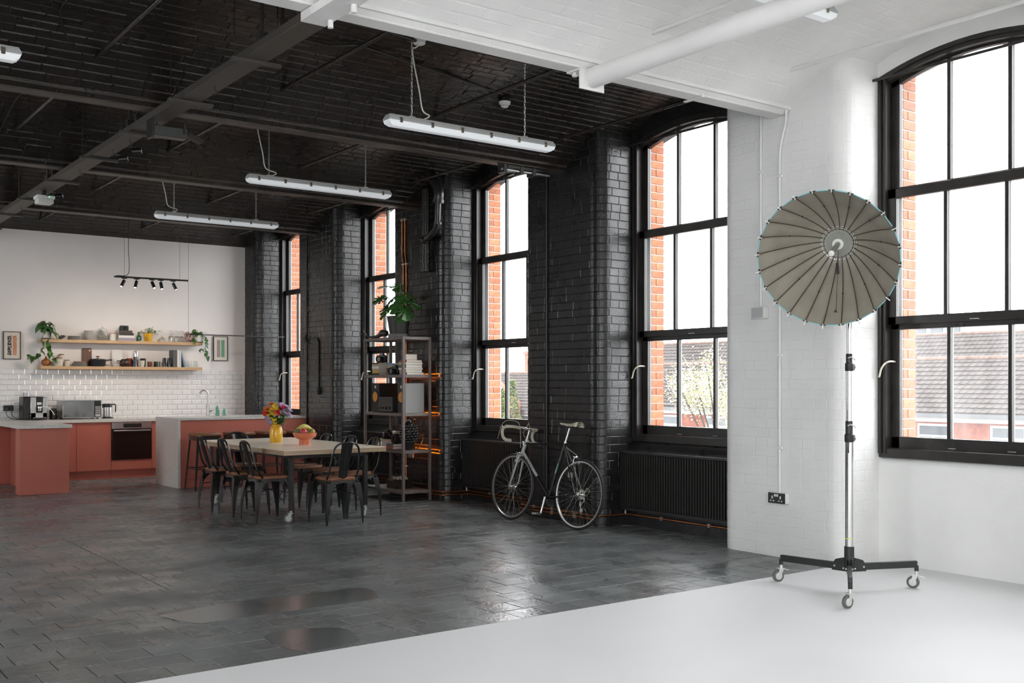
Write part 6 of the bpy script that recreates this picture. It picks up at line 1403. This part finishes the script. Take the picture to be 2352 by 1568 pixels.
# track light over the kitchen
TYk = 14.5; SPOT_W = 13.0; M_lamp = mat('lit_lens', (.8,.8,.78), .3, emit=(1,.85,.7), estr=1.5)
tk = thing('track_light', 'black hanging track with five cylinder spotlights over the kitchen', 'track light', (4.58, TYk, 2.80))
part('track', MB().bx(-.50,.50,-.016,.016,.0,.022), M_steelb, tk)
for x in (-.37, .385): part('wire', MB().cyl((x,0,.022), (x,0,1.09), .0018, n=6), M_steelb, tk)
part('flex', MB().tube(smooth_path([(-.47,0,.03),(-.36,0,.03),(-.31,0,.08),(-.305,0,.25),(-.315,0,.40),(-.31,0,1.09)], 5), .004, 6), M_plasticb, tk)
for (x, tx, ty) in ((-.37,-.045,-.02),(-.205,-.025,-.02),(.0,.02,-.045),(.12,.008,-.03),(.29,.035,-.02)):
    dv = Vector((tx, ty, -.085)).normalized(); h0 = Vector((x,0,-.035)); s_ = part('spot', MB().cyl(h0, h0+dv*.095, .022, n=20), M_plasticb, tk)
    part('stem', MB().cyl((x,0,0), h0+dv*.02, .006, n=8).bx(x-.035,x+.035,-.012,.012,-.012,-.001), M_plasticb, s_); part('lens', MB().cyl(h0+dv*.0952, h0+dv*.097, .016, n=16), M_lamp, s_)
    sl = bpy.data.lights.new('spot_lamp', 'SPOT'); sl.energy = SPOT_W; sl.color = (1.0,.84,.70); sl.spot_size = R_(150); sl.spot_blend = 1.0; sl.shadow_soft_size = .06
    so_ = bpy.data.objects.new('spot_lamp', sl); COL.objects.link(so_); so_.location = Vector((4.58, TYk, 2.80))+h0+dv*.13; so_.rotation_mode = 'QUATERNION'; so_.rotation_quaternion = (-(dv+Vector((0,1.1,0))).normalized()).to_track_quat('Z', 'Y')
sm2 = thing('heat_detector', 'small dark heat detector under the vault near the kitchen wall', 'detector', (4.75, 15.1, 3.92)); part('head', MB().lathe([(0,0),(.02,0),(.04,.02),(.045,.045)], 20), M_plasticb, sm2); part('base', MB().lathe([(.05,.0455),(.05,.06)], 20), M_plasticb, sm2)
# ================================================================ outside: terraced roofs, trees, town
M_roof = mat('weathered_roof_tile', (.045,.037,.034), .85, var=.3, vscale=3); M_ridge = mat('ridge_tile', (.11,.07,.055), .85, var=.3, vscale=4); M_hbrick = mat('house_red_brick', (.20,.065,.042), .85, var=.25, vscale=6); M_upvc = mat('white_upvc', (.5,.5,.5), .5); M_hglass = mat('house_window', (.05,.06,.07), .15); M_gutter = mat('grey_gutter', (.08,.085,.09), .5)
gd = link('ground_outside', mesh_of('ground_outside', MB().bx(7.46, 220, -80, 160, -5.4, -5.0), mat('street_ground', (.09,.09,.085), .9, var=.3, vscale=.2), 0)); tag(gd, 'street and yards outside', kind='structure')
def house(x0, x1, y0, y1, zeave, zridge, label, tiles=True, front=True):
    t = thing('terraced_house', label, 'house', ((x0+x1)/2, (y0+y1)/2, -5.0), group='houses across the street')
    xm = (x0+x1)/2; ov = .35
    wl_ = MB(); wl_.bx(x0, x1, y0, y1, -5.0, zeave-.15)
    for y in (y0, y1): wl_.add([(x0,y,zeave-.15),(x1,y,zeave-.15),(xm,y,zridge-.15)], [(0,1,2)])
    part('wall', wl_, M_hbrick, t, w=True)
    rf = MB(); th = .12
    for s in (-1, 1):
        xe = x0-ov if s < 0 else x1+ov; ze = zeave-.2
        rf.add([(xe,y0-.25,ze),(xe,y1+.25,ze),(xm,y1+.25,zridge),(xm,y0-.25,zridge),(xe,y0-.25,ze-th),(xe,y1+.25,ze-th),(xm,y1+.25,zridge-th),(xm,y0-.25,zridge-th)], [(0,1,2,3),(7,6,5,4),(0,4,5,1),(1,5,6,2),(0,3,7,4)])
    r_ = part('roof', rf, M_roof, t, w=True)
    if tiles:
        tl_ = MB(); xe, ze = x0-ov, zeave-.2; dvec = Vector((xm-xe, 0, zridge-ze)); L_ = dvec.length; d = dvec/L_; nn = Vector((-d.z, 0, d.x)); rows = max(4, int(L_/.33))
        for i in range(rows):
            a = Vector((xe,0,ze))+d*(L_*i/rows); n = int((y1-y0+.5)/.30)
            for j in range(n):
                y = y0-.25+.30*j; p = a+Vector((0,y,0)); q = d*(L_/rows*1.03)
                tl_.add([p+nn*.055, p+nn*.055+Vector((0,.24,0)), p+nn*.085+Vector((0,.27,0)), p+nn*.055+Vector((0,.297,0)), p+q+nn*.012, p+q+nn*.012+Vector((0,.24,0)), p+q+nn*.042+Vector((0,.27,0)), p+q+nn*.012+Vector((0,.297,0)), p, p+Vector((0,.297,0))], [(0,1,5,4),(1,2,6,5),(2,3,7,6),(8,9,3,2,1,0)])
        part('roof_tiles', tl_, M_roof, r_, w=True, sharp=0, kind='stuff')
    rg = MB(); 
    for j in range(int((y1-y0+.5)/.45)): rg.cyl((xm, y0-.25+.45*j, zridge+.0), (xm, y0-.25+.45*j+.44, zridge+.01), .11, n=8)
    part('ridge_tiles', rg, M_ridge, r_, w=True, kind='stuff')
    if front:
        part('gutter', MB().bx(x0-ov-.1, x0-ov+.02, y0-.2, y1+.2, zeave-.34, zeave-.22), M_gutter, t, w=True); part('fascia', MB().bx(x0-.04, x0-.005, y0, y1, zeave-.55, zeave-.2), M_upvc, t, w=True)
        yy = y0+1.0
        while yy+1.4 < y1:
            wf = part('window', MB().bx(x0-.05, x0-.002, yy, yy+1.3, zeave-2.0, zeave-.62).bx(x0-.09, x0-.05, yy-.05, yy+1.35, zeave-2.08, zeave-2.0), M_upvc, t, w=True)
            for (a, b, c, d_) in ((.08,.60,-1.92,-1.12),(.68,1.22,-1.92,-1.12),(.08,1.22,-1.04,-.70)): part('pane', MB().bx(x0-.056, x0-.0505, yy+a, yy+b, zeave+c, zeave+d_), M_hglass, wf, w=True)
            yy += 2.9
    return t
house(36.4, 42.6, 15.0, 25.2, .47, 2.35, 'tiled roof house opposite the window beside the umbrella reflector')
house(36.4, 42.6, 25.9, 40.5, .47, 2.35, 'long tiled roof house opposite the window beside the white pier')
house(49, 56, 12, 40, 1.2, 4.0, 'second row roof rising behind the nearer house ridges', True, False)
house(36.4, 42.6, 43.5, 58, .2, 2.0, 'tiled roof house beyond the hedge opposite the bicycle window')
house(50, 56, 44, 62, 1.4, 4.1, 'further tiled roof behind the hedge house', True, False)
def chimney(x, y, z0, z1, lab, pots=2):
    t = thing('chimney_stack', lab, 'chimney', (x, y, z0), group='chimney stacks'); part('stack', MB().box((0,0,(z1-z0)/2), (.9,1.6,z1-z0)).box((0,0,z1-z0-.12), (1.05,1.75,.16)), mat('chimney_brick', (.24,.10,.07), .85, var=.25, vscale=6), t)
    for i in range(pots): part('pot', MB().lathe([(.13,0),(.15,.05),(.11,.4),(.14,.44)], 12, (0,-.4+.8*i/(max(1,pots-1)),z1-z0)), M_ridge, t)
chimney(52.5, 24.5, 3.95, 5.6, 'red brick chimney on the second row roof'); chimney(40.6, 52.2, 1.3, 3.4, 'red brick chimney above the hedge house', 1)
# stepped gable verge in front of the hedge
gb = thing('gabled_extension', 'white edged gable extension beside the hedge', 'house', (34.4, 49.7, -5), group='houses across the street'); part('wall', MB().bx(33.6, 35.9, 47.8, 51.6, -5, .3).add([(33.6,47.8,.3),(33.6,51.6,.3),(33.6,49.7,1.55),(35.9,47.8,.3),(35.9,51.6,.3),(35.9,49.7,1.55)], [(0,1,2),(3,5,4),(0,2,5,3),(1,4,5,2)]), M_hbrick, gb, w=True)
vg = MB()
for s in (-1, 1): vg.add([(33.5,49.7,1.75),(33.5,49.7+s*2.2,.30),(33.5,49.7+s*2.2,.02),(33.5,49.7,1.45),(33.58,49.7,1.75),(33.58,49.7+s*2.2,.30),(33.58,49.7+s*2.2,.02),(33.58,49.7,1.45)], [(0,1,2,3),(7,6,5,4),(0,4,5,1),(2,6,7,3)])
part('verge', vg, M_upvc, gb, w=True)
# town blocks on the skyline
M_town = [mat('pale_block_a', (.16,.17,.18), .8), mat('pale_block_b', (.22,.22,.22), .8), mat('pale_block_c', (.12,.13,.15), .8)]
for i, (x, y, w_, d_, h) in enumerate(((120,74,10,14,9.5),(130,88,12,10,11.5),(118,96,9,9,8.2),(125,62,10,10,7.5),(135,108,12,16,10.5),(128,50,10,9,6.6))):
    t = thing('office_block', ['flat grey office block on the skyline','taller pale office block on the skyline','low pale block on the skyline','small grey block on the skyline','wide pale block on the skyline','lowest pale block on the skyline'][i], 'building', (x, y, -5), group='skyline blocks')
    part('wall', MB().bx(-w_/2, w_/2, -d_/2, d_/2, 0, h+5), M_town[i % 3], t)
    for f_ in range(3):
        for q in range(int(d_/2.2)): part('window', MB().bx(-w_/2-.06, -w_/2-.002, -d_/2+.6+2.2*q, -d_/2+2.1+2.2*q, h+5-2.2-2.6*f_, h+5-.9-2.6*f_), M_hglass, t)
# blossom tree and hedge
def crown(n, fn, sz, rnd):
    mb = MB()
    for i in range(n):
        p = Vector(fn(rnd)); a = rnd.uniform(0, 2*PI); b = rnd.uniform(-1, 1); s = sz*rnd.uniform(.6,1.3)
        u = Vector((math.cos(a), math.sin(a), b)).normalized()*s; v = u.orthogonal().normalized()*s*.6
        mb.add([p-u, p+v, p+u, p-v], [(0,1,2,3)])
    return mb
rr_ = random.Random(3)
mg = thing('blossom_tree', 'pale blossoming magnolia tree outside the window beside the white pier', 'tree', (24.0, 21.7, -5.0))
tk_ = MB(); tk_.tube(smooth_path([(0,0,0),(.1,0,2.0),(0,.1,3.6)], 4), [.16-.008*i for i in range(9)], 8); part('trunk', tk_, mat('grey_bark', (.06,.05,.045), .9), mg)
tips = []
for i in range(16):
    a = 2*PI*i/16+rr_.uniform(-.2,.2); r = rr_.uniform(.5,1.7); z = 6.2+rr_.uniform(-1.2,1.3)*(1.2-r/2); e = Vector((r*math.cos(a), r*math.sin(a), z)); tips.append(e); part('branch', MB().tube(smooth_path([(0,.05,2.2+.09*i),(e.x*.4,e.y*.4,4.5),tuple(e)], 4), [.05-.004*q for q in range(9)], 6), mat('branch_bark', (.07,.055,.045), .9) if i == 0 else bpy.data.materials['branch_bark'], mg)
def near_tip(r):
    t = r.choice(tips); q = r.random(); b = Vector((t.x*.5, t.y*.5, 5.3)); p = b.lerp(t, .35+.75*q); return (p.x+r.gauss(0,.22), p.y+r.gauss(0,.22), p.z+r.gauss(0,.22))
part('blossom', crown(6500, near_tip, .034, rr_), mat('cream_blossom', (.42,.38,.28), .6), mg, sharp=0, kind='stuff'); part('foliage', crown(4200, near_tip, .032, rr_), mat('spring_leaf', (.15,.17,.03), .6), mg, sharp=0, kind='stuff')
for i in range(7):
    x, y = 22.5+rr_.uniform(-.3,.3), 28.2+1.05*i; h = 6.35+rr_.uniform(-.25,.3)
    t = thing('conifer', 'tall green conifer in the hedge outside the bicycle window', 'tree', (x, y, -5.0), group='conifer hedge'); part('trunk', MB().cyl((0,0,0), (0,0,h*.8), .08, .03, 8), bpy.data.materials['grey_bark'], t)
    part('foliage', crown(3600, lambda r: (lambda z, a: ((.62*(1-.8*(z/h)**2.5)*math.sqrt(r.random()))*math.cos(a), (.62*(1-.8*(z/h)**2.5)*math.sqrt(r.random()))*math.sin(a), z))(h*(.15+.85*r.random()**.8), r.uniform(0,2*PI)), .055, rr_), mat('conifer_green', (.07,.095,.018), .7, var=.4, vscale=3) if i == 0 else bpy.data.materials['conifer_green'], t, sharp=0, kind='stuff')
